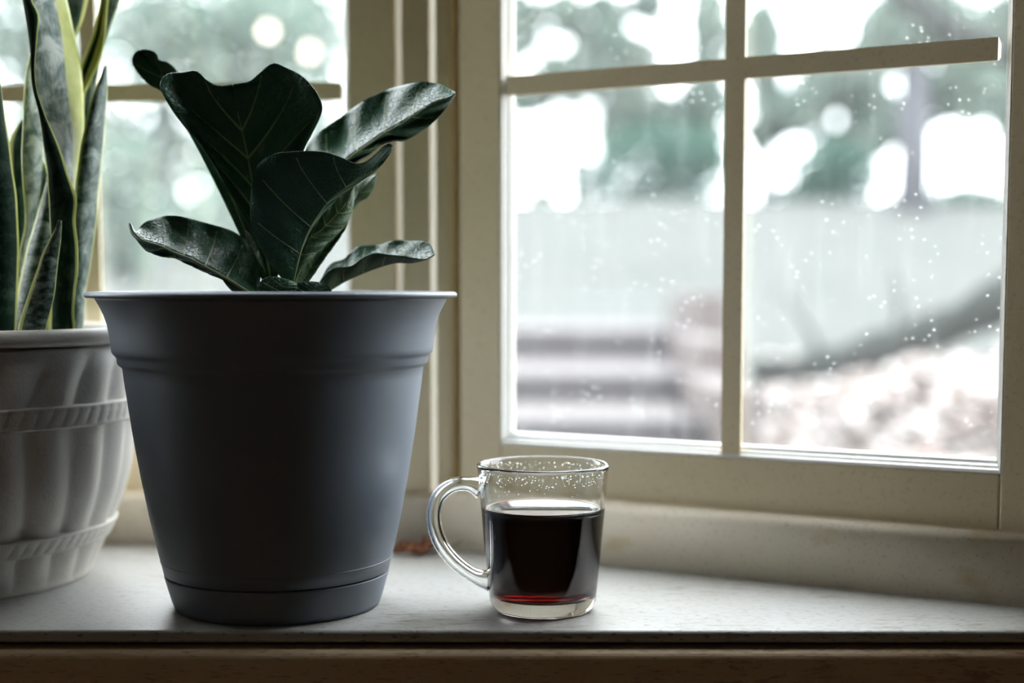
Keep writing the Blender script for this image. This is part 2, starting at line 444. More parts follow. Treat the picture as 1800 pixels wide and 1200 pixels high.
# centre window on the left of the picture
xr, _ = loc(FL, 614, 300, OFF); _, z0L = loc(FL, 231, 771, OFF)
xmL, _ = loc(FL, 160, 300, OFF+0.004)
_, zbl = loc(FL, 300, 163, OFF+0.004)
xlL = 2*xmL-xr
xs2, _ = loc(FL, 697, 505, OFF)
_, zapL = loc(FL, 240, 866, 0.0)
print('LEFT', xlL, xmL, xr, z0L, zbl, zapL)
build_window('window_1', FL, xlL, xr, z0L, z1R, OFF, xs2-xr, xs2-xr, z0L-zapL+0.004, [xmL], [z0L+k*(zbl-z0L) for k in (1, 2, 3, 4)], bwR*0.93,
             'cream painted window with grille bars behind the two potted plants, left of the corner', gap_r=0.006)
xendL = xlL-(xs2-xr)
# mirrored side window at the far left end of the bay, outside the picture
ctr = (FL @ Vector((xmL, 0, 0)))
def mirror_frame():
    o = CR - exL*2*((CR-ctr).dot(exL))
    ex = exR - exL*2*exR.dot(exL); ex = -ex          # runs towards the corner
    n = nR - exL*2*nR.dot(exL)
    return frame(o, ex, n)
FM = mirror_frame()
build_window('window_3', FM, -xb, -xa, z0R, z1R, OFF, stR, xa-xsl, railR, [-(xm0+xm1)/2], bars, bwR,
             'side window at the far left end of the bay beyond the snake plant')

# ---- posts between the windows
def W(fr, t, y): return (fr @ Vector((t, y, 0)))
trim = empty('trim_1', (0, 0, 0)); tag(trim, 'stepped cream corner post between the two windows', 'post', kind='structure')
def tL(px, off): return loc(FL, px, 505, off)[0]
def tR(px, off): return loc(FR, px, 505, off)[0]
def plan(name, pts, z0, z1, mat, par, bev=0.0008):
    return prism(name, [(p.x, p.y) for p in pts], z0, z1, mat, par, bev)
zlo = zapL-0.01; zhi = HEAD
# first step: side of the sash frame, lit edge at px 697-708
e1a = tL(697.2, OFF+0.004); e1b = tL(708, OFF+0.004)
plan('weather_strip', [W(FL, e1a-0.002, OFF+0.0045), W(FL, e1b+0.002, OFF+0.0045), W(FL, e1b+0.002, OFF+0.006), W(FL, e1a-0.002, OFF+0.006)], zlo, zhi, M['vinyl'], trim, 0)
c1 = tL(708, OFF+0.0025); c2 = tL(757, OFF+0.0025)
plan('casing_strip', [W(FL, c1, OFF+0.0025), W(FL, c2, OFF+0.0025), W(FL, c2-0.004, OFF+0.014), W(FL, c1+0.004, OFF+0.014)], zlo, zhi, M['paint'], trim, 0.0006)
e2a = tL(756, OFF+0.006); e2b = tL(767.5, OFF+0.006)
plan('weather_strip', [W(FL, e2a-0.002, OFF+0.0062), W(FL, e2b+0.002, OFF+0.0062), W(FL, e2b+0.002, OFF+0.0077), W(FL, e2a-0.002, OFF+0.0077)], zlo, zhi, M['vinyl'], trim, 0)
e2b = tL(767.5, OFF+0.004); e3a = tL(786, OFF+0.004); r3 = 0.006
arc = [W(FL, e3a+r3*math.sin(a), OFF+0.004+r3*(1-math.cos(a))) for a in np.linspace(0, math.pi/2, 6)]
e3 = e3a+r3
plan('corner_strip', [W(FL, e2b, OFF+0.004)]+arc+[W(FL, e3, OFF+0.075), W(FL, e3-0.006, OFF+0.075), W(FL, e2b+0.003, OFF+0.014)], zlo, zhi, M['paint'], trim, 0)
# filler behind, up to the side window's stile
plan('corner_filler', [W(FL, e3-0.003, OFF+0.05), W(FR, xsl+0.012, OFF+0.021), W(FR, xsl+0.012, OFF+0.034), W(FL, e3-0.003, OFF+0.085)], zlo, zhi, M['paint'], trim, 0)
# corner at the far left (outside the picture)
post2 = empty('trim_2', (0, 0, 0)); tag(post2, 'cream corner post at the left end of the centre window', 'post', kind='structure')
plan('corner_filler', [W(FL, xendL+0.001, OFF+0.004), W(FL, xendL+0.001, OFF+0.06), W(FM, 0.0, OFF+0.10), W(FM, -xsl-0.001, OFF+0.06), W(FM, -xsl-0.001, OFF+0.004)], zlo, zhi, M['paint'], post2, 0)

# ---- apron boards with a rounded top, standing on the sill
def apron(name, fr, x0f, x1f, zt, label):
    pr = [(0.0, 0.0)]
    r = 0.0085
    for a in np.linspace(0, math.pi/2, 7): pr.append((r-r*math.cos(a), zt-r+r*math.sin(a)))
    pr += [(OFF+0.03, zt+0.0012), (OFF+0.03, 0.0)]
    o = extrude_x(name, pr, x0f, x1f, M['apron'], None, True)
    for p in o.data.polygons: p.use_smooth = abs(p.normal.x) < 0.5 and p.normal.y < 0.2
    o.matrix_world = fr
    return tag(o, label, 'trim', kind='structure')
kk = math.tan(math.radians((math.degrees(math.acos(max(-1, min(1, exL.dot(exR))))))/2))
apron('trim_3', FR, lambda y: y*kk, xendR+0.05, zap, 'cream apron board with yellow stains under the side window')
apron('trim_4', FL, xendL-0.0, lambda y: y*kk - 0.0006, zapL, 'cream apron board under the left window behind the pots')
apron('trim_5', FM, -xendR-0.05, lambda y: -y*kk, zap, 'cream apron board at the far left end of the bay')

# ---- sill board: plan polygon between the aprons and the straight front edge
xRend = W(FR, xendR+0.05, 0.0); xMend = W(FM, -xendR-0.05, 0.0)
cM = W(FM, 0, 0)
SLp = 0.0012
out = 0.02
poly = [Vector((xMend.x-0.3, SY-SLp*0.9, 0)), Vector((xRend.x+0.3, SY-0.004, 0)), Vector((xRend.x+0.3, SY+0.03, 0)), W(FR, xendR+0.04, out), W(FR, 0.0, out), W(FM, 0.0, out), W(FM, -xendR-0.04, out), Vector((xMend.x-0.3, SY+0.03, 0))]
def sill():
    bm = bmesh.new()
    zt, zb = 0.0, -0.0075
    a = [bm.verts.new((p.x, p.y, zt)) for p in poly]; b = [bm.verts.new((p.x, p.y, zb)) for p in poly]
    n = len(poly); bm.faces.new(a); bm.faces.new(b[::-1])
    fe = None
    for i in range(n): bm.faces.new((a[i], b[i], b[(i+1) % n], a[(i+1) % n]))
    ed = [e for e in bm.edges if set(e.verts) in ({a[0], a[1]}, {b[0], b[1]})]
    bmesh.ops.bevel(bm, geom=ed, offset=0.0026, segments=4, affect='EDGES', profile=0.5)
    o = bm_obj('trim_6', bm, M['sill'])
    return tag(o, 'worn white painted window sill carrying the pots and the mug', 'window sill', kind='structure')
sill()
# front board below the sill with rounded top edge, standing a little proud
zf = -0.0105
fy = SY-0.010
pr = [(SY+0.06, zf-0.002)]
r = 0.006
pr = [(SY+0.05, zf)] + [(fy+r-r*math.sin(a), zf-r+r*math.cos(a)) for a in np.linspace(0, math.pi/2, 7)] + [(fy-0.001, zf-0.05), (fy, -0.12), (SY+0.05, -0.12)]
o = extrude_x('trim_7', pr, xMend.x-0.3, xRend.x+0.3, M['front']); tag(o, 'cracked cream painted front board below the sill', 'trim', kind='structure')
box('trim_8', (xMend.x-0.3, SY+0.012, -0.0105), (xRend.x+0.3, SY+0.05, -0.0074), M['front']); tag(bpy.data.objects['trim_8'], 'recessed strip in the shadow gap under the sill edge', 'trim', kind='structure')

# ---- the room around the bay (dim, lit only through the windows)
RX0, RX1, RY0, RZ0, RZ1 = -2.3, 1.9, -3.2, -0.75, 1.95
def struct(o, label, cat): return tag(o, label, cat, kind='structure')
struct(box('floor', (RX0, RY0, RZ0-0.1), (RX1, SY+0.4, RZ0), M['floor']), 'brown wooden floor of the room', 'floor')
struct(box('ceiling', (RX0, RY0, RZ1), (RX1, SY+0.1, RZ1+0.1), M['plaster']), 'plain pale ceiling of the room', 'ceiling')
struct(box('wall_back', (RX0-0.1, RY0-0.1, RZ0), (RX1+0.1, RY0, RZ1), M['wall']), 'tan wall behind the camera', 'wall')
struct(box('wall_left', (RX0-0.1, RY0, RZ0), (RX0, SY+0.1, RZ1), M['wall']), 'tan wall at the left of the room', 'wall')
struct(box('wall_right', (RX1, RY0, RZ0), (RX1+0.1, SY+0.1, RZ1), M['wall']), 'tan wall at the right of the room', 'wall')
wf = empty('wall_front', (0, 0, 0)); struct(wf, 'cream wall around the window bay', 'wall')
box('wall_panel', (xRend.x-0.005, SY+0.012, RZ0), (RX1, SY+0.1, RZ1), M['plaster'], wf)
box('wall_panel', (RX0, SY+0.012, RZ0), (xMend.x+0.005, SY+0.1, RZ1), M['plaster'], wf)
box('wall_panel', (xMend.x, SY+0.012, HEAD), (xRend.x, SY+0.1, RZ1), M['plaster'], wf)
box('wall_panel', (xMend.x, SY+0.012, RZ0), (xRend.x, SY+0.06, -0.115), M['plaster'], wf)
def hull(off): return [Vector((xMend.x-0.05, SY+0.02, 0)), Vector((xRend.x+0.05, SY+0.02, 0)), W(FR, xendR+0.06, off), W(FR, 0.0, off), W(FM, 0.0, off), W(FM, -xendR-0.06, off)]
struct(prism('trim_9', [(p.x, p.y) for p in hull(0.10)], HEAD, HEAD+0.06, M['plaster']), 'plain soffit closing the top of the window bay', 'soffit')
struct(prism('trim_10', [(p.x, p.y) for p in hull(0.07)], -0.5, -0.0125, M['plaster']), 'base of the window bay below the sill', 'base')
# frame heads above the sashes and outer jambs
for nm, fr, a, b_ in (('trim_11', FR, xsl, xendR+0.05), ('trim_12', FL, xendL, xs2), ('trim_13', FM, -xendR-0.05, -xsl)):
    o = box(nm, (a, OFF+0.002, z1R+0.0505), (b_, OFF+0.05, HEAD), M['paint']); o.matrix_world = fr
    struct(o, {'trim_11': 'frame head above the side window at the right', 'trim_12': 'frame head above the centre window', 'trim_13': 'frame head above the far left side window'}[nm], 'trim')
for nm, fr, a, b_ in (('trim_14', FR, xendR+0.0005, xendR+0.06), ('trim_15', FM, -xendR-0.06, -xendR-0.0005)):
    o = box(nm, (a, OFF-0.004, zap-0.002), (b_, OFF+0.05, HEAD), M['paint']); o.matrix_world = fr
    struct(o, 'jamb closing the right end of the bay' if nm == 'trim_14' else 'jamb closing the left end of the bay', 'trim')

#==PART2==
# ------------------------------------------------------------------ grey pot with the fiddle leaf fig
DP = S(482, 1102).y/(1-181/F)*1.0        # distance of the pot's axis
def zat(y, d): return P(900, y, d).z
POT = P(482, 505, DP); POT.z = 0
def rpx(a, d=DP): return a/F*d*1.0
fig = empty('potted_fig', POT)
tag(fig, 'slate grey plastic pot with a young fiddle leaf fig of broad dark leaves', 'potted plant')
outer = [(521, 305), (528, 301), (535, 297), (552, 289), (568, 284), (593, 280), (610, 278), (616, 277), (620, 274.5), (623, 271), (626, 269.5), (635, 268.5), (638, 266.5), (641, 262), (644, 260), (660, 258.5), (712, 251.5), (772, 243), (832, 233), (900, 220), (951, 209), (975, 203), (998, 197.5)]
def zr(lst): return [(rpx(a), zat(y, DP)) for y, a in lst]
prof = zr(outer)
zr_top = zat(513.5, DP)
zseam = prof[-1][1]
inner = [(rpx(a)-0.0028, zat(y, DP)) for y, a in outer if y < 700]
body = [(0.001, zseam+0.0005)] + prof[::-1] + inner + [(rpx(240), zat(720, DP)), (0.001, zat(720, DP))]
# dark joint where the pot enters its saucer
pot = lathe('pot', body, M['pot'], fig, n=128)
rim = [(rpx(303), zat(523.0, DP)), (rpx(317), zat(522.6, DP)), (rpx(320), zat(520.5, DP)), (rpx(320.5), zat(517.5, DP)), (rpx(318.5), zat(514, DP)), (rpx(314), zat(512.2, DP)), (rpx(300), zat(512.0, DP)), (rpx(296), zat(514, DP)), (rpx(294), zat(523, DP))]
lathe('rim', rim, M['pot'], pot, n=128, closed=True)
sau = [(0.001, 0.0005), (rpx(176), 0.0), (rpx(180.5), 0.0012), (rpx(185), zat(1045, DP)), (rpx(197), zseam-0.0022), (rpx(197.2), zseam-0.0012), (rpx(195), zseam-0.0008), (rpx(190), zseam-0.006), (0.001, zseam-0.006)]
lathe('saucer', sau, M['pot'], pot, n=128)
# thin moulded line a little above the joint
zl = zat(976, DP)
lathe('moulding_line', [(rpx(202.6), zl-0.0006), (rpx(203.6), zl), (rpx(203.0), zl+0.0005), (rpx(201), zl)], M['pot'], pot, n=128, closed=True)
zs = zat(560, DP)
soilp = [(0.001, zs+0.004), (0.02, zs+0.004), (0.05, zs+0.001), (rpx(281), zs)]
lathe('soil', soilp, M['soil'], fig, n=48)

def quad3(c, t):      # value through base, middle and tip
    a, b, d = c
    return a*(1-t)*(1-2*t)+b*4*t*(1-t)+d*t*(2*t-1)
class Leaf:
    def __init__(s, L, Mi, R, dl, dm, dr, bl=0.0, br=0.0, pucker=0.0014, npk=7, seed=0, ruffle=0.0, ns=64, nv=14, axis=None):
        s.ns, s.nv = ns, nv
        l, m, r = catmull(L, ns), catmull(Mi, ns), catmull(R, ns)
        G = np.zeros((ns, 2*nv+1, 3))
        for i in range(ns):
            t = i/(ns-1)
            for j in range(2*nv+1):
                v = (j-nv)/nv; av = abs(v)
                e = l[i] if v < 0 else r[i]; de = quad3(dl if v < 0 else dr, t); d0 = quad3(dm, t)
                px = m[i]*(1-av)+e*av
                d = d0*(1-av)+de*av + (bl if v < 0 else br)*4*av*(1-av)*math.sin(math.pi*min(1, t*1.02)**0.8)
                fade = math.sin(math.pi*min(1, max(0, t)))**0.6 if 0 < t < 1 else 0
                d += pucker*math.cos(2*math.pi*(npk*t-0.9*av)+seed)*av*(1-0.55*av)*1.6*fade
                d += ruffle*av*av*math.sin(2*math.pi*(2.3*t)+seed*1.7)*fade
                G[i, j] = P(px[0], px[1], d)
        s.G = G
    def at(s, t, v):
        x = min(max(t, 0), 1)*(s.ns-1); y = (min(max(v, -1), 1)+1)/2*(2*s.nv)
        i = min(int(x), s.ns-2); j = min(int(y), 2*s.nv-1); a = x-i; b = y-j; G = s.G
        return Vector(G[i, j]*(1-a)*(1-b)+G[i+1, j]*a*(1-b)+G[i, j+1]*(1-a)*b+G[i+1, j+1]*a*b)
    def normals(s):
        G = s.G; du = np.gradient(G, axis=0); dv = np.gradient(G, axis=1)
        n = np.cross(du, dv); n /= (np.linalg.norm(n, axis=2, keepdims=True)+1e-12); return n
def leaf_mesh(name, lf, origin, mats, parent, thick=0.0007, flip=False, uremap=None):
    G = lf.G-np.array(origin); n = lf.normals()
    ns, nc = G.shape[:2]
    nn = n*thick/2
    V = np.vstack([(G-nn).reshape(-1, 3), (G+nn).reshape(-1, 3)]); K = ns*nc
    idx = lambda i, j: i*nc+j
    Fc = []; mi = []
    for i in range(ns-1):
        for j in range(nc-1):
            a, b, c, d = idx(i, j), idx(i, j+1), idx(i+1, j+1), idx(i+1, j)
            Fc.append((a, b, c, d)); mi.append(1 if flip else 0)
            Fc.append((K+d, K+c, K+b, K+a)); mi.append(0 if flip else 1)
    for i in range(ns-1):
        Fc.append((idx(i, 0), idx(i+1, 0), K+idx(i+1, 0), K+idx(i, 0))); mi.append(0)
        Fc.append((idx(i+1, nc-1), idx(i, nc-1), K+idx(i, nc-1), K+idx(i+1, nc-1))); mi.append(0)
    for j in range(nc-1):
        Fc.append((idx(0, j+1), idx(0, j), K+idx(0, j), K+idx(0, j+1))); mi.append(0)
        Fc.append((idx(ns-1, j), idx(ns-1, j+1), K+idx(ns-1, j+1), K+idx(ns-1, j))); mi.append(0)
    u = np.array([[(uremap(j/(nc-1)) if uremap else j/(nc-1)), i/(ns-1)] for i in range(ns) for j in range(nc)])
    return mesh_obj(name, V, Fc, mats, parent, smooth=True, mi=mi, uvs=np.vstack([u, u]))
def veins(lf, origin, parent, lat, thick=0.0011, both=(1, 1), edge=0.86, lift=0.35):
    parts = []; o = Vector(origin)
    ts = np.linspace(0.0, 0.965, 40)
    parts.append(tube_geo([lf.at(t, 0)-o for t in ts], [thick*(1-0.72*t) for t in ts], 6))
    for t0 in lat:
        for sgn in (-1, 1):
            if not both[0 if sgn < 0 else 1]: continue
            q = np.linspace(0, 1, 18); pts = []
            for a in q:
                v = edge*a; t = t0+(lift*0.13)*a**0.9+0.02*a*a
                pts.append(lf.at(min(t, 0.98), sgn*v)-o)
            parts.append(tube_geo(pts, [max(0.00052, thick*0.72*(1-0.55*a)) for a in q], 5))
            # forked side veins
            for a0 in (0.42, 0.68):
                b0 = t0+(lift*0.13)*a0; w2 = []
                for a in np.linspace(0, 1, 8):
                    w2.append(lf.at(min(b0+0.055*a, 0.985), sgn*(edge*a0+0.10*a))-o)
                parts.append(tube_geo(w2, [0.00046-0.00010*a for a in np.linspace(0, 1, 8)], 4))
    V, Fc = merge(parts)
    return mesh_obj('veins', V, Fc, M['vein'], parent, smooth=True)

TOPM, UNDM = M['fig_top'], M['fig_under']
FL_ = {}
def fig_leaf(key, lf, front='top', lat=(0.18, 0.32, 0.46, 0.6, 0.74), vt=0.0010, both=(1, 1), lift=0.35, label=None):
    mats = [TOPM, UNDM] if front == 'top' else [UNDM, TOPM]
    o = leaf_mesh('leaf', lf, POT, mats, fig)
    # which side faces the camera is settled by the grid's own normal
    n = lf.normals(); c = lf.G-np.array([0, 0, CAMZ]); s = np.sum(n*c)
    if s > 0: pass
    else:
        for m_ in (0, 1): o.data.materials[m_] = mats[1-m_]
    if label: o['label'] = label
    veins(lf, POT, o, lat, vt, both, lift=lift)
    FL_[key] = o; return o
d0 = DP
# A: tall notched leaf in the middle
fig_leaf('A', Leaf(
    [(474, 505), (466, 470), (440, 405), (400, 332), (360, 266), (320, 216), (296, 182), (282, 153), (285, 138), (298, 128.5), (322, 127), (344, 124), (360, 139), (376, 149), (390, 151.5), (408, 149)],
    [(478, 505), (466, 440), (452, 370), (440, 300), (428, 240), (416, 190), (409, 152)],
    [(482, 505), (500, 440), (515, 380), (524, 320), (532, 268), (545, 240), (557, 217), (565.5, 196), (564.5, 180), (552, 156), (528, 132), (500, 117.5), (480, 111), (457, 129), (440, 143), (422, 147), (410, 149)],
    (d0, d0+0.006, d0+0.012), (d0, d0+0.022, d0+0.020), (d0, d0+0.000, d0+0.010), bl=0.006, br=0.012, pucker=0.0022, npk=6, seed=0.6, ruffle=0.005),
    'top', lat=(0.22, 0.36, 0.50, 0.64, 0.78), vt=0.0011, lift=0.6)
# A2: leaf behind it reaching to the upper left
fig_leaf('A2', Leaf(
    [(468, 505), (440, 450), (385, 335), (330, 228), (290, 166), (262, 148), (241, 127), (232, 109), (235, 95), (246, 88)],
    [(472, 505), (448, 450), (400, 330), (340, 212), (290, 142), (256, 102), (247, 89)],
    [(476, 505), (458, 450), (415, 320), (360, 200), (314, 130), (300, 113), (290, 107.5), (279, 106), (274, 93), (260, 87.5), (248, 88)],
    (d0+0.01, d0+0.035, d0+0.045), (d0+0.012, d0+0.040, d0+0.052), (d0+0.01, d0+0.034, d0+0.044), bl=0.002, br=0.002, pucker=0.001, npk=8), 'top', vt=0.0007, lat=(0.55, 0.66, 0.77, 0.87))
# D: glossy leaf reaching to the upper right
fig_leaf('D', Leaf(
    [(500, 500), (525, 330), (534, 270), (547, 245), (567, 228), (590, 212), (617, 193), (643, 175), (667, 163), (695, 153.5), (720, 147.5), (742, 143.5), (758, 145), (775, 148.5), (790, 157), (800, 163)],
    [(505, 503), (540, 370), (575, 310), (612, 279), (653, 250), (678, 233), (703, 219), (728, 203), (753, 187), (772, 177), (790, 172), (800, 165)],
    [(510, 505), (550, 370), (590, 318), (623, 287), (647, 273), (670, 255), (693, 247), (706, 248), (720, 243), (740, 231), (757, 219), (770, 206), (779, 196), (790, 182), (800, 166)],
    (d0+0.010, d0+0.055, d0+0.010), (d0+0.008, d0+0.012, d0-0.002), (d0+0.012, d0+0.022, d0+0.004), bl=0.010, br=0.004, pucker=0.0075, npk=6, seed=1.4, ruffle=0.003),
    'top', lat=(0.34, 0.46, 0.58, 0.70, 0.82), vt=0.0010)
# K: small pale tip peeping out at the right
fig_leaf('K', Leaf(
    [(520, 500), (580, 400), (618, 348), (622, 330), (637, 318), (662, 306)],
    [(524, 500), (590, 400), (624, 352), (640, 332), (652, 318), (662, 306.5)],
    [(528, 500), (600, 400), (630, 357), (645, 348), (656, 330), (662, 307)],
    (d0+0.02, d0+0.035, d0+0.035), (d0+0.022, d0+0.03, d0+0.03), (d0+0.02, d0+0.032, d0+0.034), pucker=0.0008), 'under', vt=0.0006, lat=(0.7, 0.82))
# C2 and C: paler leaves in the lower right of the bunch
fig_leaf('C2', Leaf(
    [(518, 508), (524, 485), (548, 452), (580, 421), (600, 402), (611, 391)],
    [(524, 508), (536, 486), (560, 455), (588, 424), (604, 404), (611, 391)],
    [(532, 510), (550, 485), (571, 454), (590, 428), (605, 405), (611, 391)],
    (d0, d0+0.010, d0+0.012), (d0+0.004, d0+0.016, d0+0.014), (d0+0.004, d0+0.014, d0+0.012), pucker=0.001, npk=6), 'under', vt=0.0006, lat=(0.3, 0.5, 0.7))
fig_leaf('C', Leaf(
    [(514, 508), (517, 485), (527, 445), (544, 405), (562, 380), (592, 350), (622, 326)],
    [(515, 508), (520, 478), (537, 428), (566, 404), (596, 373), (612, 350), (622, 327)],
    [(517, 508), (526, 480), (555, 447), (585, 418), (607, 396), (620, 366), (622.5, 328)],
    (d0-0.008, d0-0.006, d0+0.008), (d0-0.006, d0-0.004, d0+0.006), (d0-0.008, d0+0.002, d0+0.010), bl=0.003, br=-0.004, pucker=0.0022, npk=7, seed=2.0),
    'under', lat=(0.28, 0.45, 0.6, 0.74), vt=0.0010)
# B: big dark leaf in front, folded along its midrib at the right
fig_leaf('B', Leaf(
    [(513, 508), (490, 482), (462, 445), (444, 404), (440, 378), (441, 342), (446, 307), (457, 285), (480, 271), (507, 267), (545, 265), (572, 267), (597, 276), (624, 288), (645, 283), (664, 268), (681, 252), (690, 256)],
    [(514, 508), (517, 486), (528, 440), (542, 405), (559, 377), (582, 348), (620, 319), (655, 291), (676, 270), (690, 257)],
    [(515, 508), (518.5, 486), (530, 441), (545, 406), (564, 379), (595, 347), (626, 324), (652, 306), (673, 287), (687, 267), (690, 258)],
    (d0-0.012, d0-0.046, d0-0.050), (d0-0.012, d0-0.030, d0-0.046), (d0-0.010, d0-0.022, d0-0.044), bl=-0.004, br=0.0, pucker=0.0014, npk=6, seed=0.2),
    'top', lat=(0.20, 0.36, 0.52, 0.66), vt=0.0009, lift=0.5)
# E: long leaf drooping to the left with a curled tip
fig_leaf('E', Leaf(
    [(462, 522), (457, 500), (457, 478), (451, 457), (441, 437), (431, 421), (414, 409), (393, 400), (372, 394), (343, 386.5), (314, 379.5), (295, 379), (278, 383), (258, 389), (247, 398), (243, 409), (236, 405), (230, 393)],
    [(450, 524), (425, 506), (393, 486), (372, 475), (350, 463), (331, 453), (307, 444), (282, 432), (262, 426), (247, 420), (235, 408), (228.5, 392)],
    [(440, 526), (410, 513), (398, 500), (389, 490), (371, 483), (349, 473), (321, 460), (306, 453), (291, 452), (277, 448.5), (259, 441.5), (249, 432), (242, 423), (233, 413), (228.5, 402), (227, 392)],
    (d0-0.004, d0+0.020, d0-0.018), (d0-0.010, d0-0.018, d0-0.022), (d0-0.006, d0-0.008, d0-0.016), bl=0.010, br=0.003, pucker=0.0036, npk=5, seed=0.9, ruffle=0.003),
    'top', lat=(0.24, 0.40, 0.56, 0.70), vt=0.0010)
# H: pale narrow leaf seen edge-on behind E
fig_leaf('H', Leaf(
    [(472, 510), (468, 484), (453, 460), (441, 440), (433, 424), (432, 406)],
    [(475, 510), (472, 484), (458, 460), (447, 438), (440, 422), (432.5, 406)],
    [(478, 510), (477, 484), (466, 470), (459, 450), (454, 429), (433, 406)],
    (d0+0.01, d0+0.02, d0+0.02), (d0+0.008, d0+0.012, d0+0.016), (d0+0.008, d0+0.006, d0+0.014), pucker=0.001), 'under', vt=0.0008, lat=(0.6, 0.75))
# F: leaf reaching out low to the right, cupped upwards
fig_leaf('F', Leaf(
    [(548, 516), (561, 495), (573, 474), (584, 462), (603, 455), (618, 442), (630, 433), (648, 431), (670, 430), (684, 425), (699, 422), (720, 423.5), (742, 423.5), (755, 427), (761, 438), (764, 446)],
    [(552, 524), (583, 507), (609, 492), (644, 477), (676, 466), (699, 461), (720, 462), (734, 460), (750, 455), (764, 446.5)],
    [(546, 522), (573, 482), (590, 471), (616, 468.5), (632, 458), (647, 449), (663, 445), (682, 448), (706, 450), (728, 454), (744, 456), (757, 452), (764, 447)],
    (d0+0.004, d0+0.040, d0+0.004), (d0-0.004, d0+0.010, d0-0.004), (d0-0.012, d0-0.018, d0-0.008), bl=0.006, br=-0.003, pucker=0.0024, npk=5, seed=0.3),
    'top', lat=(0.26, 0.42, 0.58, 0.72), vt=0.0009)
# G: two small leaves showing just above the rim
fig_leaf('G', Leaf(
    [(470, 528), (458, 512), (456, 500), (463, 490), (478, 486), (500, 490)],
    [(490, 530), (492, 515), (496, 505), (502, 499), (508, 495), (514, 494.5)],
    [(515, 530), (519, 515), (521, 506), (522, 501), (521, 498), (516, 495.5)],
    (d0-0.02, d0-0.030, d0-0.03), (d0-0.02, d0-0.034, d0-0.03), (d0-0.02, d0-0.028, d0-0.026), pucker=0.0006, ns=32), 'top', vt=0.0005, lat=(0.4, 0.6))
fig_leaf('G2', Leaf(
    [(505, 530), (510, 515), (514, 504), (520, 497.5), (532, 496.5), (548, 495)],
    [(530, 532), (538, 520), (546, 510), (554, 503), (558, 498), (560, 496)],
    [(560, 534), (576, 524), (583, 514), (579, 504), (570, 499), (562, 496.5)],
    (d0-0.02, d0-0.024, d0-0.02), (d0-0.02, d0-0.022, d0-0.02), (d0-0.02, d0-0.018, d0-0.016), pucker=0.0006, ns=32), 'top', vt=0.0005, lat=(0.4, 0.6))
# short woody stem and leaf stalks down to the soil
zt = zat(492, d0)
sp = [Vector((P(505, 505, d0).x-POT.x, 0.0, z)) for z in np.linspace(zs+0.002, zt, 8)]
V, Fc = tube_geo([(p.x+0.002*math.sin(i), p.y+0.01*i/7, p.z) for i, p in enumerate(sp)], [0.0055-0.0003*i for i in range(8)], 10)
mesh_obj('stem', V, Fc, M['stem'], fig, smooth=True)
stalks = []
for (x0, y0, dd) in ((478, 505, d0), (472, 505, d0+0.012), (505, 503, d0+0.008), (515, 508, d0-0.006), (514, 508, d0-0.012), (450, 523, d0-0.010), (552, 523, d0-0.004), (490, 529, d0-0.02), (530, 531, d0-0.02), (475, 509, d0+0.008), (524, 500, d0+0.022), (524, 508, d0+0.004)):
    a = P(x0, y0, dd)-POT; b = Vector((0.006, 0.002, zs+0.006))
    m_ = (a+b)/2+Vector((0, 0, -0.004))
    V, Fc = tube_geo([a+(a-m_)*0.02, a*0.6+m_*0.4, m_, b], [0.0014, 0.0018, 0.002, 0.0024], 8)
    mesh_obj('leaf_stalk', V, Fc, M['vein'], fig, smooth=True)

# ------------------------------------------------------------------ pale fluted pot with the snake plant
DS = 0.975
CXS = -117.0
SPOT = P(CXS, 505, DS); SPOT.z = 0
snake = empty('potted_snake_plant', SPOT)
tag(snake, 'snake plant with banded upright blades in a pale fluted pot with rope bands', 'potted plant')
so = [(606, 330), (625, 337), (645, 341), (700, 344), (720, 343), (759, 339.5), (818, 331), (861, 320), (906, 303), (919, 297), (960, 278), (985, 266), (1000, 258)]
sp_prof = [(a/F*DS, zat(y, DS)) for y, a in so]
zmin = sp_prof[-1][1]
sp_prof += [(258/F*DS-0.0005, zmin*0.4), (256/F*DS, 0.0015), (253/F*DS, 0.0)]
# resample
pp = catmull([(z, r) for r, z in sp_prof], 70); sp_prof = [(q[1], q[0]) for q in pp]
zU = zat(716, DS); zL = zat(930, DS)
NF = 24
ztop_s = sp_prof[0][1]
def flute(r, z, a, k):
    if k >= 70: return r
    ph = a*NF
    h = max(0.0, (z-zU)/(ztop_s-zU))
    ph -= h*3.6 if z > zU else 0                      # flutes lean over above the upper band
    ph -= (0.9 if z < zU else 0)*min(1, (zU-z)/0.08)
    w_ = abs(math.sin(ph/2))**0.9
    amp = 0.0058
    fade = min(1, z/0.022)*min(1, max(0.0, (ztop_s-z)/0.018))
    near = min(abs(z-zU), abs(z-zL)); fade *= min(1, 0.35+near/0.012)
    return r - amp*(1-w_)*fade
base_in = [(344/F*DS-0.011, zat(700, DS)), (325/F*DS-0.008, ztop_s)]
prof = [(0.001, 0.0003)]+sp_prof[::-1]+[(325/F*DS-0.010, ztop_s), (334/F*DS-0.014, zat(660, DS)), (0.001, zat(660, DS))]
def fl2(r, z, a, k):
    return flute(r, z, a, 0) if 1 <= k <= 70 else r
spot = lathe('pot', prof, M['white_pot'], snake, n=NF*14, rfun=fl2)
def rs(a): return a/F*DS
zr0, zr1 = zat(602.5, DS)+0.0007, zat(573.0, DS)
rimp = [(rs(318), zr0+0.001), (rs(346), zr0), (rs(352), zr0+0.003), (rs(351), zr1-0.003), (rs(347.5), zr1-0.0006), (rs(342), zr1), (rs(330), zr1-0.0004), (rs(325), zr1-0.003), (rs(321), zr0-0.004)]
lathe('rim', rimp, M['white_pot'], spot, n=96, closed=True)
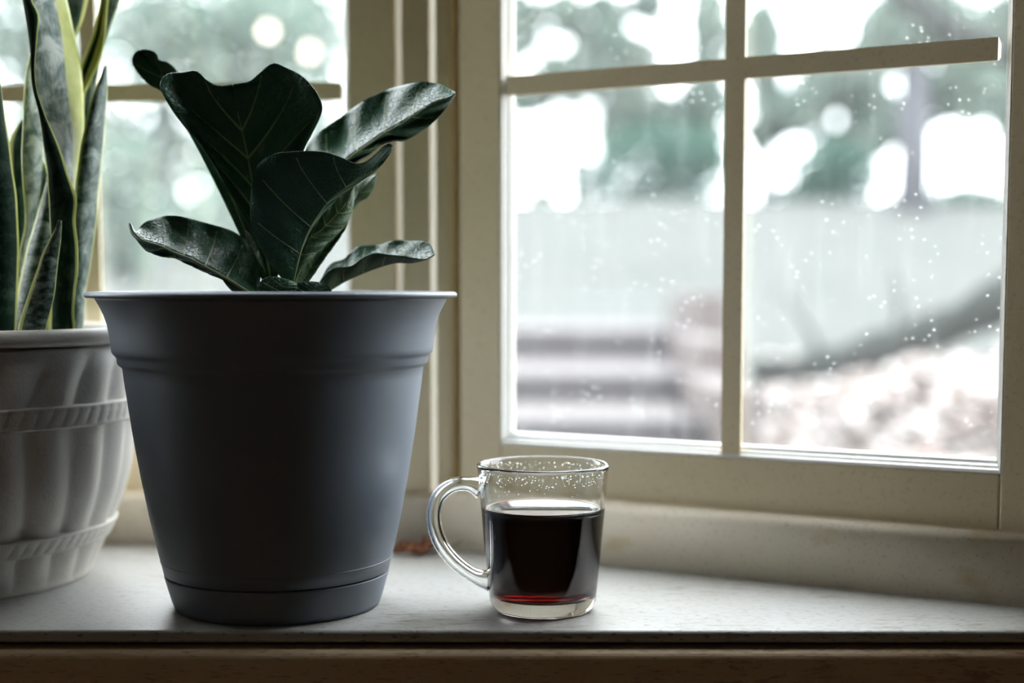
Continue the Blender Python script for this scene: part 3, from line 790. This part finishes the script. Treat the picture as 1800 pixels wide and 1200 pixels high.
for zc, rr in ((zU, np.interp(zU, [q[0] for q in pp][::-1], [q[1] for q in pp][::-1])), (zL, np.interp(zL, [q[0] for q in pp][::-1], [q[1] for q in pp][::-1]))):
    hb = 0.0072 if zc == zU else 0.0062
    nb = 84; slope = (np.interp(zc+0.01, [q[0] for q in pp][::-1], [q[1] for q in pp][::-1])-np.interp(zc-0.01, [q[0] for q in pp][::-1], [q[1] for q in pp][::-1]))/0.02
    pb = [(rr-0.004+slope*(-hb), zc-hb)]
    for q in np.linspace(-1, 1, 11): pb.append((rr+slope*q*hb+0.0011+0.0009*(1-q*q), zc+q*hb))
    pb.append((rr-0.004+slope*hb, zc+hb))
    def rope(r, z, a, k, zc=zc, hb=hb):
        q = (z-zc)/hb
        if abs(q) > 0.78: return r+(0.0004 if 0.78 < abs(q) <= 1 and 0 < k < 12 else 0)
        s_ = abs(math.sin((a*nb - q*2.2)/2))
        return r-0.0012*(1-s_**0.45)
    lathe('rope_band', pb, M['white_pot'], spot, n=nb*10, rfun=rope)
zso = zat(600, DS)
lathe('soil', [(0.001, zso+0.003), (0.05, zso+0.003), (rs(322), zso)], M['soil'], snake, n=48)

def blade(rows, d, curve, mat, ml=0.06, mr=0.06, tilt=0.0, thick=0.0022, top=None, lean=0.0):
    """rows (y, left x, right x), base to tip; margins ml/mr are shares of the width"""
    rows = sorted(rows, reverse=True)
    L = [(a, y) for y, a, b in rows]; R = [(b, y) for y, a, b in rows]
    ys = [r_[0] for r_ in rows]
    base = rows[0]
    # carry the blade down into the soil
    yb = 606
    L = [(base[1]+0.3*(base[2]-base[1])*0.2, yb)]+L; R = [(base[2]-0.3*(base[2]-base[1])*0.2, yb)]+R
    n = 70
    l, r_ = catmull(L, n), catmull(R, n)
    ysn = np.linspace(yb, rows[-1][0], n)
    lx = np.interp(-ysn, -l[:, 1], l[:, 0]); rx = np.interp(-ysn, -r_[:, 1], r_[:, 0])
    nv = 9; G = np.zeros((n, 2*nv+1, 3))
    for i in range(n):
        t = i/(n-1)
        for j in range(2*nv+1):
            u = j/(2*nv); q = 2*u-1
            x = lx[i]*(1-u)+rx[i]*u
            wv = (rx[i]-lx[i])/F
            dd = d+lean*t+tilt*q*min(1, wv/0.012) + curve*(1-q*q)*min(1, wv/0.014) + 0.0015*math.sin(5*t+3*d*40)
            G[i, j] = P(x, ysn[i], dd)
    lf = Leaf.__new__(Leaf); lf.ns, lf.nv, lf.G = n, nv, G
    def rem(u):
        if u < ml: return u/ml*0.08
        if u > 1-mr: return 1-(1-u)/mr*0.08
        return 0.08+(u-ml)/(1-ml-mr)*0.84
    return leaf_mesh('leaf', lf, SPOT, [mat, mat], snake, thick=thick, uremap=rem)
C0 = DS
SN, SPL, SD = M['snake'], M['snake_pale'], M['snake_dark']
blade([(573, 92, 131.5), (548, 93, 128.5), (500, 94, 133), (476, 94, 136), (430, 92, 136), (392, 90, 131), (372, 89, 132), (350, 88, 134.5), (327, 86, 126.5), (306, 86, 118), (275, 82, 108.5), (251, 78, 99.5), (224, 75, 87), (191, 69, 73.5), (158, 60, 63.5), (125, 56.5, 59.5), (85, 55, 62), (50, 50, 65.5), (25, 46, 67), (0, 42, 54), (-60, 30, 44)], C0-0.062, -0.003, SD, 0.02, 0.13, tilt=0.0)
blade([(573, 110, 132), (400, 112, 132), (330, 112, 131.5), (290, 104, 136), (253, 92, 143), (217, 80, 145.5), (198, 72, 145.5), (160, 62, 144), (120, 58, 140), (63, 61, 129), (0, 54, 115), (-80, 52, 92), (-160, 62, 72)], C0-0.030, -0.004, SPL, 0.02, 0.36, tilt=0.016)
blade([(573, 22, 33), (520, 28, 38), (446, 35, 46), (398, 45, 57), (354, 44, 66), (323, 41, 72), (275, 38.5, 73), (235, 40, 76.5), (200, 41.5, 74), (150, 44, 64), (110, 50, 62), (87, 55, 60)], C0-0.020, -0.004, SPL, 0.05, 0.03, tilt=0.011)
blade([(573, 24, 72), (550, 27, 76), (496, 36.5, 82), (440, 49, 90), (398, 62, 94), (360, 73, 94), (335, 80, 93), (318, 84, 91), (300, 87, 90)], C0-0.045, -0.008, SN, 0.10, 0.04)
blade([(573, 55, 92), (440, 66, 93), (380, 70, 92), (330, 71, 89.5), (308, 71.5, 86), (292, 72, 79), (281, 72.5, 74)], C0-0.010, -0.006, SN, 0.04, 0.30)
blade([(574, 34.5, 80), (524, 50, 92.5), (484, 64, 97), (466, 70, 99), (448, 76, 101), (426, 87, 104), (410, 95.5, 105), (398, 101, 106), (387, 105.3, 106.3)], C0-0.078, -0.004, SN, 0.16, 0.02, tilt=0.002)
blade([(573, -35, 26), (450, -42, 31), (400, -43, 30), (345, -43, 27), (299, -40, 20), (257, -34, 14.5), (220, -26, 8), (185, -18, 3), (160, -12, 0), (138, -6, -4)], C0-0.06, -0.010, SD, 0.04, 0.05)
blade([(573, 16, 46), (400, 16, 46), (300, 16.5, 48), (262, 16, 48), (248, 18.5, 47), (236, 23, 46), (226, 30, 44), (213, 38.5, 41)], C0+0.010, -0.005, SD, 0.30, 0.10)
blade([(573, 127, 144), (510, 130, 148.5), (480, 132, 154), (436, 132, 160.5), (382, 132, 167.5), (332, 134.5, 171), (308, 137.5, 173.5), (253, 145, 179.5), (217, 153, 182.5), (192, 159, 183.5), (170, 165, 185.5), (150, 173, 186), (132, 180, 186), (117, 184.6, 185.4)], C0-0.028, -0.010, SN, 0.10, 0.02, tilt=0.013)
blade([(573, 118, 132), (300, 128, 140), (200, 138, 145), (167, 140, 146), (150, 140, 154), (130, 140, 163), (103, 149, 174.5), (63, 165, 183), (33, 172, 185.5), (0, 179, 188.5), (-60, 186, 196)], C0-0.004, 0.006, SD, 0.03, 0.42)
blade([(573, 118, 132), (300, 134, 146), (150, 152, 166), (100, 163, 176), (63, 174, 186), (30, 179, 197), (0, 183, 207.5), (-60, 190, 220)], C0+0.012, -0.006, SN, 0.06, 0.04)
blade([(573, 110, 124), (250, 116, 132), (120, 116, 133), (66, 114, 131.5), (50, 112, 137), (33, 110, 143.5), (0, 106, 152.5), (-60, 100, 164)], C0+0.022, -0.006, SN, 0.04, 0.16)

# ------------------------------------------------------------------ glass mug and coffee
DM = S(957, 1090).y/(1-91/F)
MUG = P(955, 505, DM); MUG.z = 0
mug = empty('coffee_mug', MUG)
tag(mug, 'clear glass mug with a round handle, standing on the sill right of the grey pot', 'mug')
RB, RT = 91/F*DM, 117/F*DM
ZT = zat(814, DM); ZC = zat(891, DM)
def rw(z): return RB+0.0006+(RT-RB-0.0006)*min(1, max(0, z/ZT))**0.94
TH = 0.0028
ZI = 0.0085
om = [(0.0005, 0.0022), (RB-0.012, 0.0020), (RB-0.0052, 0.0003), (RB-0.0028, 0.0), (RB-0.0008, 0.0010), (RB, 0.0030)]
om += [(rw(z), z) for z in np.linspace(0.006, ZT-0.0022, 26)]
om += [(RT+0.0002, ZT-0.0009), (RT-0.0006, ZT-0.0001), (RT-0.0014, ZT), (RT-0.0022, ZT-0.0004), (RT-TH, ZT-0.0016)]
om += [(rw(z)-TH, z) for z in np.linspace(ZT-0.004, ZI+0.006, 24)]
om += [(rw(ZI)-TH-0.0012, ZI+0.0022), (rw(ZI)-TH-0.0038, ZI+0.0004), (rw(ZI)-TH-0.008, ZI), (0.0005, ZI)]
lathe('body', om, M['glass'], mug, n=128)
hc = [(846, 857), (828, 851), (806, 850), (786, 858), (770, 874), (763.5, 893), (762.5, 912), (767, 936), (778, 960), (797, 984), (820, 1003), (842, 1015), (862, 1019)]
cc = catmull(hc, 56)
HP = [P(q[0], q[1], DM-0.004*math.sin(math.pi*i/55)) - MUG for i, q in enumerate(cc)]
V = []; Fc = []; n = 20
for i, p in enumerate(HP):
    t = (HP[min(i+1, 55)]-HP[max(i-1, 0)]).normalized(); side = Vector((0, 1, 0)); b = t.cross(side).normalized()
    k = i/55; fl = 1+0.65*max(0, 1-k/0.10)**1.5+0.6*max(0, 1-(1-k)/0.12)**1.5
    for q in range(n):
        a = 2*math.pi*q/n
        ca, sa = math.cos(a), math.sin(a)
        V.append(p + b*(0.0045*fl*math.copysign(abs(ca)**0.8, ca)) + side*(0.0062*math.copysign(abs(sa)**0.8, sa)))
for i in range(55):
    for q in range(n): Fc.append((i*n+q, i*n+(q+1) % n, (i+1)*n+(q+1) % n, (i+1)*n+q))
Fc += [tuple(range(n))[::-1], tuple(range(55*n, 56*n))]
mesh_obj('handle', V, Fc, M['glass'], mug, smooth=True)
# steam droplets inside the glass below the rim
parts = []
for _ in range(420):
    a = rng.uniform(0, 2*math.pi); z = ZT-0.003-abs(rng.normal(0, 0.006)); 
    if z < ZC+0.004: continue
    rr = rng.uniform(0.00012, 0.00042)*(1.5 if rng.random() < 0.06 else 1); R0 = rw(z)-TH-0.00002
    c = Vector((R0*math.cos(a), R0*math.sin(a), z)); nx = Vector((-math.cos(a), -math.sin(a), 0)); ty = Vector((-math.sin(a), math.cos(a), 0)); tz = Vector((0, 0, 1))
    vs_ = [c+nx*rr*0.7]; 
    for hgt, kk_ in ((0.45, 0.8), (0.0, 1.0)):
        for q in range(7):
            b = 2*math.pi*q/7; vs_.append(c+nx*(hgt*rr)+ty*(rr*kk_*math.cos(b))+tz*(rr*kk_*1.15*math.sin(b)))
    fs_ = [(0, 1+q, 1+(q+1) % 7) for q in range(7)]+[(1+q, 8+q, 8+(q+1) % 7, 1+(q+1) % 7) for q in range(7)]+[tuple(range(8, 15))[::-1]]
    parts.append((vs_, fs_))
V, Fc = merge(parts)
tag(mesh_obj('steam_droplets', V, Fc, M['drop'], mug, smooth=True), kind='stuff')
cf = empty('black_coffee', MUG)
tag(cf, 'black coffee filling two thirds of the glass mug', 'coffee')
e = 0.0003
cp = [(0.0005, ZI-e), (rw(ZI)-TH-0.008, ZI-e), (rw(ZI)-TH-0.0038+e, ZI+0.0004-e), (rw(ZI)-TH-0.0012+e, ZI+0.0022-e)]
cp += [(rw(z)-TH+e, z) for z in np.linspace(ZI+0.006, ZC+0.0006, 14)]
cp += [(rw(ZC)-TH-0.0003, ZC+0.0004), (rw(ZC)-TH-0.0012, ZC), (0.0005, ZC)]
lathe('liquid', cp, M['coffee'], cf, n=128)
rf = rw(ZC)-TH
lathe('surface_film', [(rf-0.0002, ZC+0.0007), (rf-0.0009, ZC+0.0003), (rf-0.0016, ZC+0.00012), (rf-0.0016, ZC+0.00002), (rf-0.0004, ZC+0.0002)], M['crema'], cf, n=96, closed=True)

# ------------------------------------------------------------------ dry leaf on the sill
dl = S(742, 975)
dry = empty('dry_leaf', dl); tag(dry, 'small curled brown dry leaf on the sill behind the mug handle', 'leaf')
lob = [(0.0, 0.4), (0.35, 1.0), (0.62, 0.55), (0.95, 1.25), (1.3, 0.5), (1.57, 1.35), (1.85, 0.5), (2.2, 1.2), (2.5, 0.55), (2.8, 1.0), (3.14, 0.4), (3.9, 0.62), (4.71, 0.32), (5.5, 0.62)]
V = []; Fc = []; nr = 6
lob2 = catmull([(r_*math.cos(a), r_*math.sin(a)) for a, r_ in lob]+[(0.4, 0.0)], 56)
for k in range(nr+1):
    for q in lob2[:-1]:
        x, y = q*(k/nr)*0.020
        z = 0.0016+0.0035*(math.sin(x*260+0.5)*0.6+0.8*math.cos(y*300+1.0))**2*(k/nr)**1.5+0.004*(k/nr)**3
        V.append((x*1.05, y*0.9, z))
nn = 55
for k in range(nr):
    for i in range(nn): Fc.append((k*nn+i, k*nn+(i+1) % nn, (k+1)*nn+(i+1) % nn, (k+1)*nn+i))
o = mesh_obj('leaf_blade', V, Fc, M['dry'], dry, smooth=True)
sm = o.modifiers.new('thickness', 'SOLIDIFY'); sm.thickness = 0.0005
o.rotation_euler = (0, 0, math.radians(70))
V, Fc = tube_geo([(0.0, 0.0, 0.002), (0.010, 0.001, 0.0025), (0.020, 0.002, 0.005), (0.030, 0.004, 0.0095)], [0.0007, 0.0007, 0.0006, 0.0005], 8)
mesh_obj('leaf_stem', V, Fc, M['dry_stem'], dry, smooth=True)
V, Fc = tube_geo([(-0.004, 0.001, 0.002), (-0.012, 0.000, 0.0035), (-0.020, -0.001, 0.0035), (-0.026, 0.001, 0.004)], [0.0008, 0.0016, 0.0022, 0.0004], 8)
mesh_obj('curled_lobe', V, Fc, M['dry'], dry, smooth=True)

#==PART3==
# ------------------------------------------------------------------ pendant bulbs in the room, mirrored in the left window
def mirrored(px, py, path):
    r_ = ray(px, py).normalized(); o_ = Vector((0, 0, CAMZ))
    p0 = FL @ Vector((0, OFF+0.0125, 0))
    k = (p0-o_).dot(nL)/r_.dot(nL); h = o_+r_*k
    return h + (r_-nL*2*r_.dot(nL))*(path-k)
def lamp_mat():
    t = NT('warm_bulb'); e_ = t.n('Emission'); e_.inputs[0].default_value = (1.0, 0.90, 0.72, 1); e_.inputs[1].default_value = 60
    t.l(e_.outputs[0], t.out.inputs[0]); return t.m
M['bulb'] = lamp_mat()
M['cord'] = plain('black_cord', (0.02, 0.02, 0.02, 1), 0.6)
for i, (px, py) in enumerate(((471, 55), (544, 91))):
    p = mirrored(px, py, 3.4)
    lp = empty('pendant_lamp', p)
    tag(lp, ('left' if i == 0 else 'right')+' of two small warm glowing lamps mirrored in the left window', 'lamp', 'pendant lamps')
    lathe('bulb', [(0.0005, -0.02)]+[(0.02*math.sin(a), -0.02*math.cos(a)) for a in np.linspace(0.15, 2.9, 14)]+[(0.0005, 0.02)], M['bulb'], lp, n=24)
    V, Fc = tube_geo([(0, 0, 0.0195), (0, 0, (RZ1-p.z)*0.5), (0, 0, RZ1-p.z)], 0.003, 8)
    mesh_obj('cord', V, Fc, M['cord'], lp)

# ------------------------------------------------------------------ outdoors
def ground_mat():
    t = NT('lawn_grass'); v = t.coord('Object'); n1 = t.noise(v, 0.8, 5, 0.6); n2 = t.noise(v, 9, 4, 0.6)
    c = t.mix(n1, (0.036, 0.042, 0.038, 1), (0.054, 0.058, 0.054, 1)); c = t.mix(t.ramp(n2, [(0.4, 0), (0.7, 0.35)]), c, (0.11, 0.10, 0.092, 1))
    return t.principled(c, 0.95, 0.1)
M['lawn'] = ground_mat()
def gz(x, y):
    """height of the ground (relative to the sill) at distance y"""
    z = np.interp(y, [1.2, 2.6, 3.6, 5.0, 7.0, 10, 16, 25, 27, 40, 90], [-0.62, -0.58, -0.52, -0.26, -0.06, 0.18, 0.82, 1.74, 1.78, 1.4, -1.0])
    return z + 0.02*math.sin(x*1.7+y*0.9)+0.012*math.sin(x*4.1-y*2.3)
xs = np.r_[np.linspace(-60, -9, 12), np.linspace(-8, 12, 60), np.linspace(13, 60, 12)]
ys = np.r_[np.linspace(1.15, 12, 60), np.linspace(12.6, 32, 40), np.linspace(34, 90, 12)]
V = [(x, y, gz(x, y)) for y in ys for x in xs]; nx = len(xs)
Fc = [(j*nx+i, j*nx+i+1, (j+1)*nx+i+1, (j+1)*nx+i) for j in range(len(ys)-1) for i in range(nx-1)]
o = mesh_obj('lawn', V, Fc, M['lawn'], None, smooth=True); tag(o, 'pale grassy slope rising beyond the windows', 'lawn', kind='structure')

M['timber'] = plain('weathered_timber', (0.055, 0.048, 0.052, 1), 0.85, 0.2, 6, 0.35)
M['tread'] = plain('pale_tread', (0.105, 0.092, 0.09, 1), 0.9, 0.2, 5, 0.25)
M['post'] = plain('pale_timber_edge', (0.10, 0.082, 0.08, 1), 0.85, 0.2, 6, 0.3)
def yz(y, d): return P(900, y, d).z
steps = empty('garden_steps', P(1080, 700, 4.2)); steps.location.z = yz(790, 3.5)
o0 = steps.location
tag(steps, 'dark timber garden steps climbing the slope behind the side window', 'steps')
def sbox(name, x0, x1, y0, y1, z0, z1, mat): return box(name, (x0-o0.x, y0-o0.y, z0-o0.z), (x1-o0.x, y1-o0.y, z1-o0.z), mat, steps, 0.008)
XL = -0.75
zz = [yz(580, 5.0), yz(630, 5.0), yz(705, 4.08), yz(785, 3.47)]
rr_ = [5.0, 4.08, 3.47]
for k in range(3):
    xr_ = P(1222+10*k, 600, rr_[k]).x
    sbox('riser', XL, xr_, rr_[k], rr_[k]+0.09, zz[k+1]-0.02, zz[k], M['timber'])
    yb_ = 6.2 if k == 0 else rr_[k-1]
    sbox('tread', XL, xr_-0.01, rr_[k]+0.09, yb_, zz[k]-0.06, zz[k]-0.004, M['tread'])
sbox('step_foundation', XL, P(1240, 600, 3.47).x, 3.5, 6.0, -0.75, zz[3]-0.02, M['timber'])
sx0 = P(1225, 600, 5.0).x
for k, (ya, yb_, zt_) in enumerate(((5.0, 5.9, yz(516, 5.0)), (4.08, 5.0, yz(600, 4.08)), (3.4, 4.08, yz(680, 3.47)))):
    xk = P(1226+12*k, 600, (5.0, 4.08, 3.47)[k]).x
    sbox('side_timber', xk, xk+0.11, ya, yb_, -0.7, zt_, M['post'])

# leaf litter bank on the right
M['litter'] = None
def litter_mat():
    t = NT('dead_leaves'); gi = t.n('NewGeometry')
    c = t.ramp(gi.outputs['Random Per Island'], [(0.0, (0.09, 0.058, 0.05, 1)), (0.2, (0.19, 0.145, 0.13, 1)), (0.6, (0.32, 0.275, 0.26, 1)), (1.0, (0.50, 0.48, 0.465, 1))])
    return t.principled(c, 0.8, 0.2)
M['litter'] = litter_mat()
V = []; Fc = []
for _ in range(5200):
    d = rng.uniform(2.8, 6.2); x = P(rng.uniform(1265 if d < 3.3 else 1348, 1960), 600, d).x; z = gz(x, d)+rng.uniform(0.0, 0.02)
    s_ = rng.uniform(0.02, 0.05); a = rng.uniform(0, 6.28); tx, ty = rng.normal(0, 0.35, 2)
    b = len(V)
    for q in (0, 1, 2, 3, 4):
        an = a+q*2*math.pi/5; rad = s_*(1.2 if q == 0 else 0.75)
        dx, dy = rad*math.cos(an), rad*math.sin(an); V.append((x+dx, d+dy, z+0.012+dx*tx+dy*ty))
    Fc.append(tuple(range(b, b+5)))
o = mesh_obj('leaf_litter', V, Fc, M['litter']); tag(o, 'pinkish fallen leaves covering the bank below the side window', 'leaf litter', kind='stuff')

M['bark'] = plain('grey_bark', (0.030, 0.034, 0.031, 1), 0.9, 0.1, 8, 0.4)
M['bark_pale'] = plain('pale_grey_bark', (0.085, 0.085, 0.095, 1), 0.9, 0.1, 4, 0.3)
def limb(name, pts, r0, r1, mat, label, cat):
    q = catmull([tuple(P(*p)) for p in pts], 40)
    o_ = Vector(q[0]); root = empty(name, o_)
    V, Fc = tube_geo([Vector(p)-o_ for p in q], [r0+(r1-r0)*i/39+0.006*math.sin(i*0.9) for i in range(40)], 12)
    mesh_obj('branch_wood', V, Fc, mat, root, smooth=True); tw = []
    for k in (9, 18, 27, 34):
        p = Vector(q[k])-o_; dv = Vector((rng.normal(0, 0.5), rng.normal(0, 0.3), abs(rng.normal(0.5, 0.3)))).normalized()
        tw.append(tube_geo([p, p+dv*0.12+Vector((0.02, 0, 0)), p+dv*0.26], [0.014, 0.010, 0.005], 6))
        V, Fc = tw[-1]; mesh_obj('twig', V, Fc, mat, root, smooth=True)
    tag(root, label, cat); return root
limb('fallen_branch', [(1330, 652, 5.0), (1400, 648, 4.9), (1480, 632, 4.8), (1560, 606, 4.7), (1640, 582, 4.6), (1710, 556, 4.5), (1790, 505, 4.4), (1900, 420, 4.3)], 0.045, 0.075, M['bark'], 'dark bent branch lying low across the leaf-strewn bank', 'branch')
limb('hanging_branch', [(1530, -60, 5.5), (1590, -5, 5.4), (1640, 30, 5.3), (1700, 62, 5.2), (1770, 92, 5.1), (1900, 120, 5.0)], 0.05, 0.065, M['bark'], 'dark branch crossing the upper right corner of the side window', 'branch')

def leaf_col(name, a, b, c):
    t = NT(name); gi = t.n('NewGeometry')
    col = t.ramp(gi.outputs['Random Per Island'], [(0.0, a), (0.55, b), (1.0, c)])
    df = t.n('BsdfDiffuse'); tl = t.n('BsdfTranslucent'); t.l(col, df.inputs[0]); t.l(col, tl.inputs[0])
    m_ = t.n('MixShader'); m_.inputs[0].default_value = 0.4; t.l(df.outputs[0], m_.inputs[1]); t.l(tl.outputs[0], m_.inputs[2]); t.l(m_.outputs[0], t.out.inputs[0]); return t.m
M['leaf_g'] = leaf_col('shrub_leaves', (0.018, 0.055, 0.040, 1), (0.035, 0.088, 0.066, 1), (0.07, 0.125, 0.10, 1))
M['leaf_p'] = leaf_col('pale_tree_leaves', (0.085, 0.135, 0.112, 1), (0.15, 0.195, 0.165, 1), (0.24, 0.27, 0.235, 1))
def cards(n, cx, cy, cz, rx, ry, rz, s0, s1, clump=0.0):
    V = np.zeros((n*4, 3)); 
    u = rng.normal(size=(n, 3)); u /= np.linalg.norm(u, axis=1, keepdims=True); rad = rng.random(n)**(1/2.2)
    p = u*rad[:, None]*np.array([rx, ry, rz])+np.array([cx, cy, cz])
    if clump:
        k = max(8, n//14); cc_ = u[:k]*(rng.random(k)**0.5)[:, None]*np.array([rx, ry, rz])+np.array([cx, cy, cz])
        p = cc_[rng.integers(0, k, n)]+rng.normal(size=(n, 3))*clump
    for i in range(n):
        a = rng.normal(size=3); a /= np.linalg.norm(a); b = np.cross(a, rng.normal(size=3)); b /= np.linalg.norm(b); s_ = rng.uniform(s0, s1)
        V[4*i:4*i+4] = [p[i]-a*s_, p[i]-b*s_*0.5, p[i]+a*s_, p[i]+b*s_*0.5]
    return V, [(4*i, 4*i+1, 4*i+2, 4*i+3) for i in range(n)]
def shrub(px, y0, y1, wpx, d, n, label, mat='leaf_g', s=(0.05, 0.11)):
    zb = P(px, y1, d).z; zt = P(px, y0, d).z; x = P(px, 505, d).x; rx = wpx/2/F*d
    root = empty('garden_shrub', (x, d, zb)); h = zt-zb
    V, Fc = cards(n, 0, 0, h*0.5, rx, rx*0.8, h*0.55, *s)
    mesh_obj('foliage', V, Fc, M[mat], root)
    V, Fc = merge([tube_geo([(0, 0, -0.3), (0.05*k, 0.02*k, h*0.35), (0.16*k, 0.05*k, h*0.8)], [0.03, 0.022, 0.008], 6) for k in (-2, -1, 0, 1, 2)])
    mesh_obj('stems', V, Fc, M['bark'], root, smooth=True)
    tag(root, label, 'shrub', 'shrubs at the top of the lawn')
def tree(px, d, ybase, tw, crowns, label, mat='leaf_p', bark='bark', s=(0.07, 0.15), clump=0.42, ytop=-250):
    zb = P(px, ybase, d).z-0.1; x = P(px, 505, d).x; root = empty('garden_tree', (x, d, zb)); ht = P(px, ytop, d).z-zb; r_ = tw/2/F*d
    V, Fc = tube_geo([(0, 0, -0.3), (0.02, 0, ht*0.3), (-0.05, 0.05, ht*0.65), (0.04, 0, ht)], [r_*1.15, r_, r_*0.85, r_*0.6], 12)
    mesh_obj('trunk', V, Fc, M[bark], root, smooth=True)
    for (cx, cy, rx, rz, n) in crowns:
        c = P(cx, cy, d)-root.location; k = d/F
        V, Fc = tube_geo([(0, 0, max(0.4, min(ht*0.9, c.z*0.75))), Vector((c.x*0.5, 0.1, c.z*0.9)), Vector((c.x, 0, c.z))], [r_*0.4+0.01, r_*0.25+0.01, 0.01], 6)
        mesh_obj('bough', V, Fc, M[bark], root, smooth=True)
        if n == 0:      # dense crown: enough leaves that hardly any sky shows through it
            n = int(5.2*math.pi*rx*rz/(0.5*((s[0]+s[1])/2/k)**2))
        V, Fc = cards(n, c.x, c.y, c.z, rx*k, rx*k*0.8, rz*k, *s, clump=clump)
        mesh_obj('foliage', V, Fc, M[mat], root)
    tag(root, label, 'tree', 'trees beyond the lawn')
# behind the side window
shrub(1165, 215, 356, 250, 26, 2200, 'bushy teal green shrub just left of the grille upright in the side window')
shrub(1040, 262, 352, 100, 29.5, 480, 'low green shrub beside the bright gap in the side window')
shrub(1462, 250, 372, 180, 25, 1500, 'dark green shrub between the thin and the pale trunk')
shrub(1405, 318, 366, 110, 27, 420, 'low shrub at the foot of the thin trunk')
shrub(1700, 325, 385, 170, 23, 800, 'green shrub right of the pale trunk near the window edge')
shrub(1870, 240, 385, 120, 22, 700, 'green shrub half hidden by the right stile of the side window')
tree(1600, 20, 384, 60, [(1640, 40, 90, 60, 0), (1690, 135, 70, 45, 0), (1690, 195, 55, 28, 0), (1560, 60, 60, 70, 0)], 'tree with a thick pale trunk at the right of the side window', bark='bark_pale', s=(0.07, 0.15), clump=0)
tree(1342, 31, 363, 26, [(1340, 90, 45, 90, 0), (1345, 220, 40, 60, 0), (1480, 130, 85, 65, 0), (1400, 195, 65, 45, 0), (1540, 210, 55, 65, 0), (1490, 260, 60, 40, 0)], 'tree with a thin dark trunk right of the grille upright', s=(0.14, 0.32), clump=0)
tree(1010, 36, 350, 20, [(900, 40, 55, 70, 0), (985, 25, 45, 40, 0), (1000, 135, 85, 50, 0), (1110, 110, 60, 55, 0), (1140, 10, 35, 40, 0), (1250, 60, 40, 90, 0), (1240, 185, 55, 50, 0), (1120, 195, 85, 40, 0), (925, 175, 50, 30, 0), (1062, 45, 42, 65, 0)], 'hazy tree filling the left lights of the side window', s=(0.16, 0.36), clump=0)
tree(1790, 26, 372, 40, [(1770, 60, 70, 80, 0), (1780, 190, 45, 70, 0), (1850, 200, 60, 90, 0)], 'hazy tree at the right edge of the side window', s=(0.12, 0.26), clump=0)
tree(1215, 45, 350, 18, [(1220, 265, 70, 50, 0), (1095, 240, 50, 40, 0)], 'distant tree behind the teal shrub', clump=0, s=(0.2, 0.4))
shrub(1165, 318, 356, 260, 31, 700, 'low hazy hedge plant under the teal shrub at the lawn edge')
shrub(950, 328, 353, 70, 28.3, 150, 'small low shrub below the wide bright gap at the lawn edge')
shrub(1568, 342, 376, 80, 27.5, 260, 'low shrub at the foot of the pale trunk')
# behind the centre window
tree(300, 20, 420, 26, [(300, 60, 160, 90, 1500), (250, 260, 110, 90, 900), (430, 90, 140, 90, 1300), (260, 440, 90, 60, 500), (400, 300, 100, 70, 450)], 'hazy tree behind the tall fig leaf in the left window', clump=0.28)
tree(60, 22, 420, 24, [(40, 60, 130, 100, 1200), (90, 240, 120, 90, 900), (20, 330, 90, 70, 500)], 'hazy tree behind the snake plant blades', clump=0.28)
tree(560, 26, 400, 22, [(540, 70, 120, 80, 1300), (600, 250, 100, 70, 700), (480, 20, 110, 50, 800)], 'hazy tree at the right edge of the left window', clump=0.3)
shrub(380, 300, 520, 300, 13, 520, 'sparse pale shrub low behind the drooping fig leaf', 'leaf_p', (0.04, 0.09))
shrub(215, 230, 520, 130, 11, 380, 'tall pale shrub beside the muntin of the left window', 'leaf_p', (0.04, 0.09))
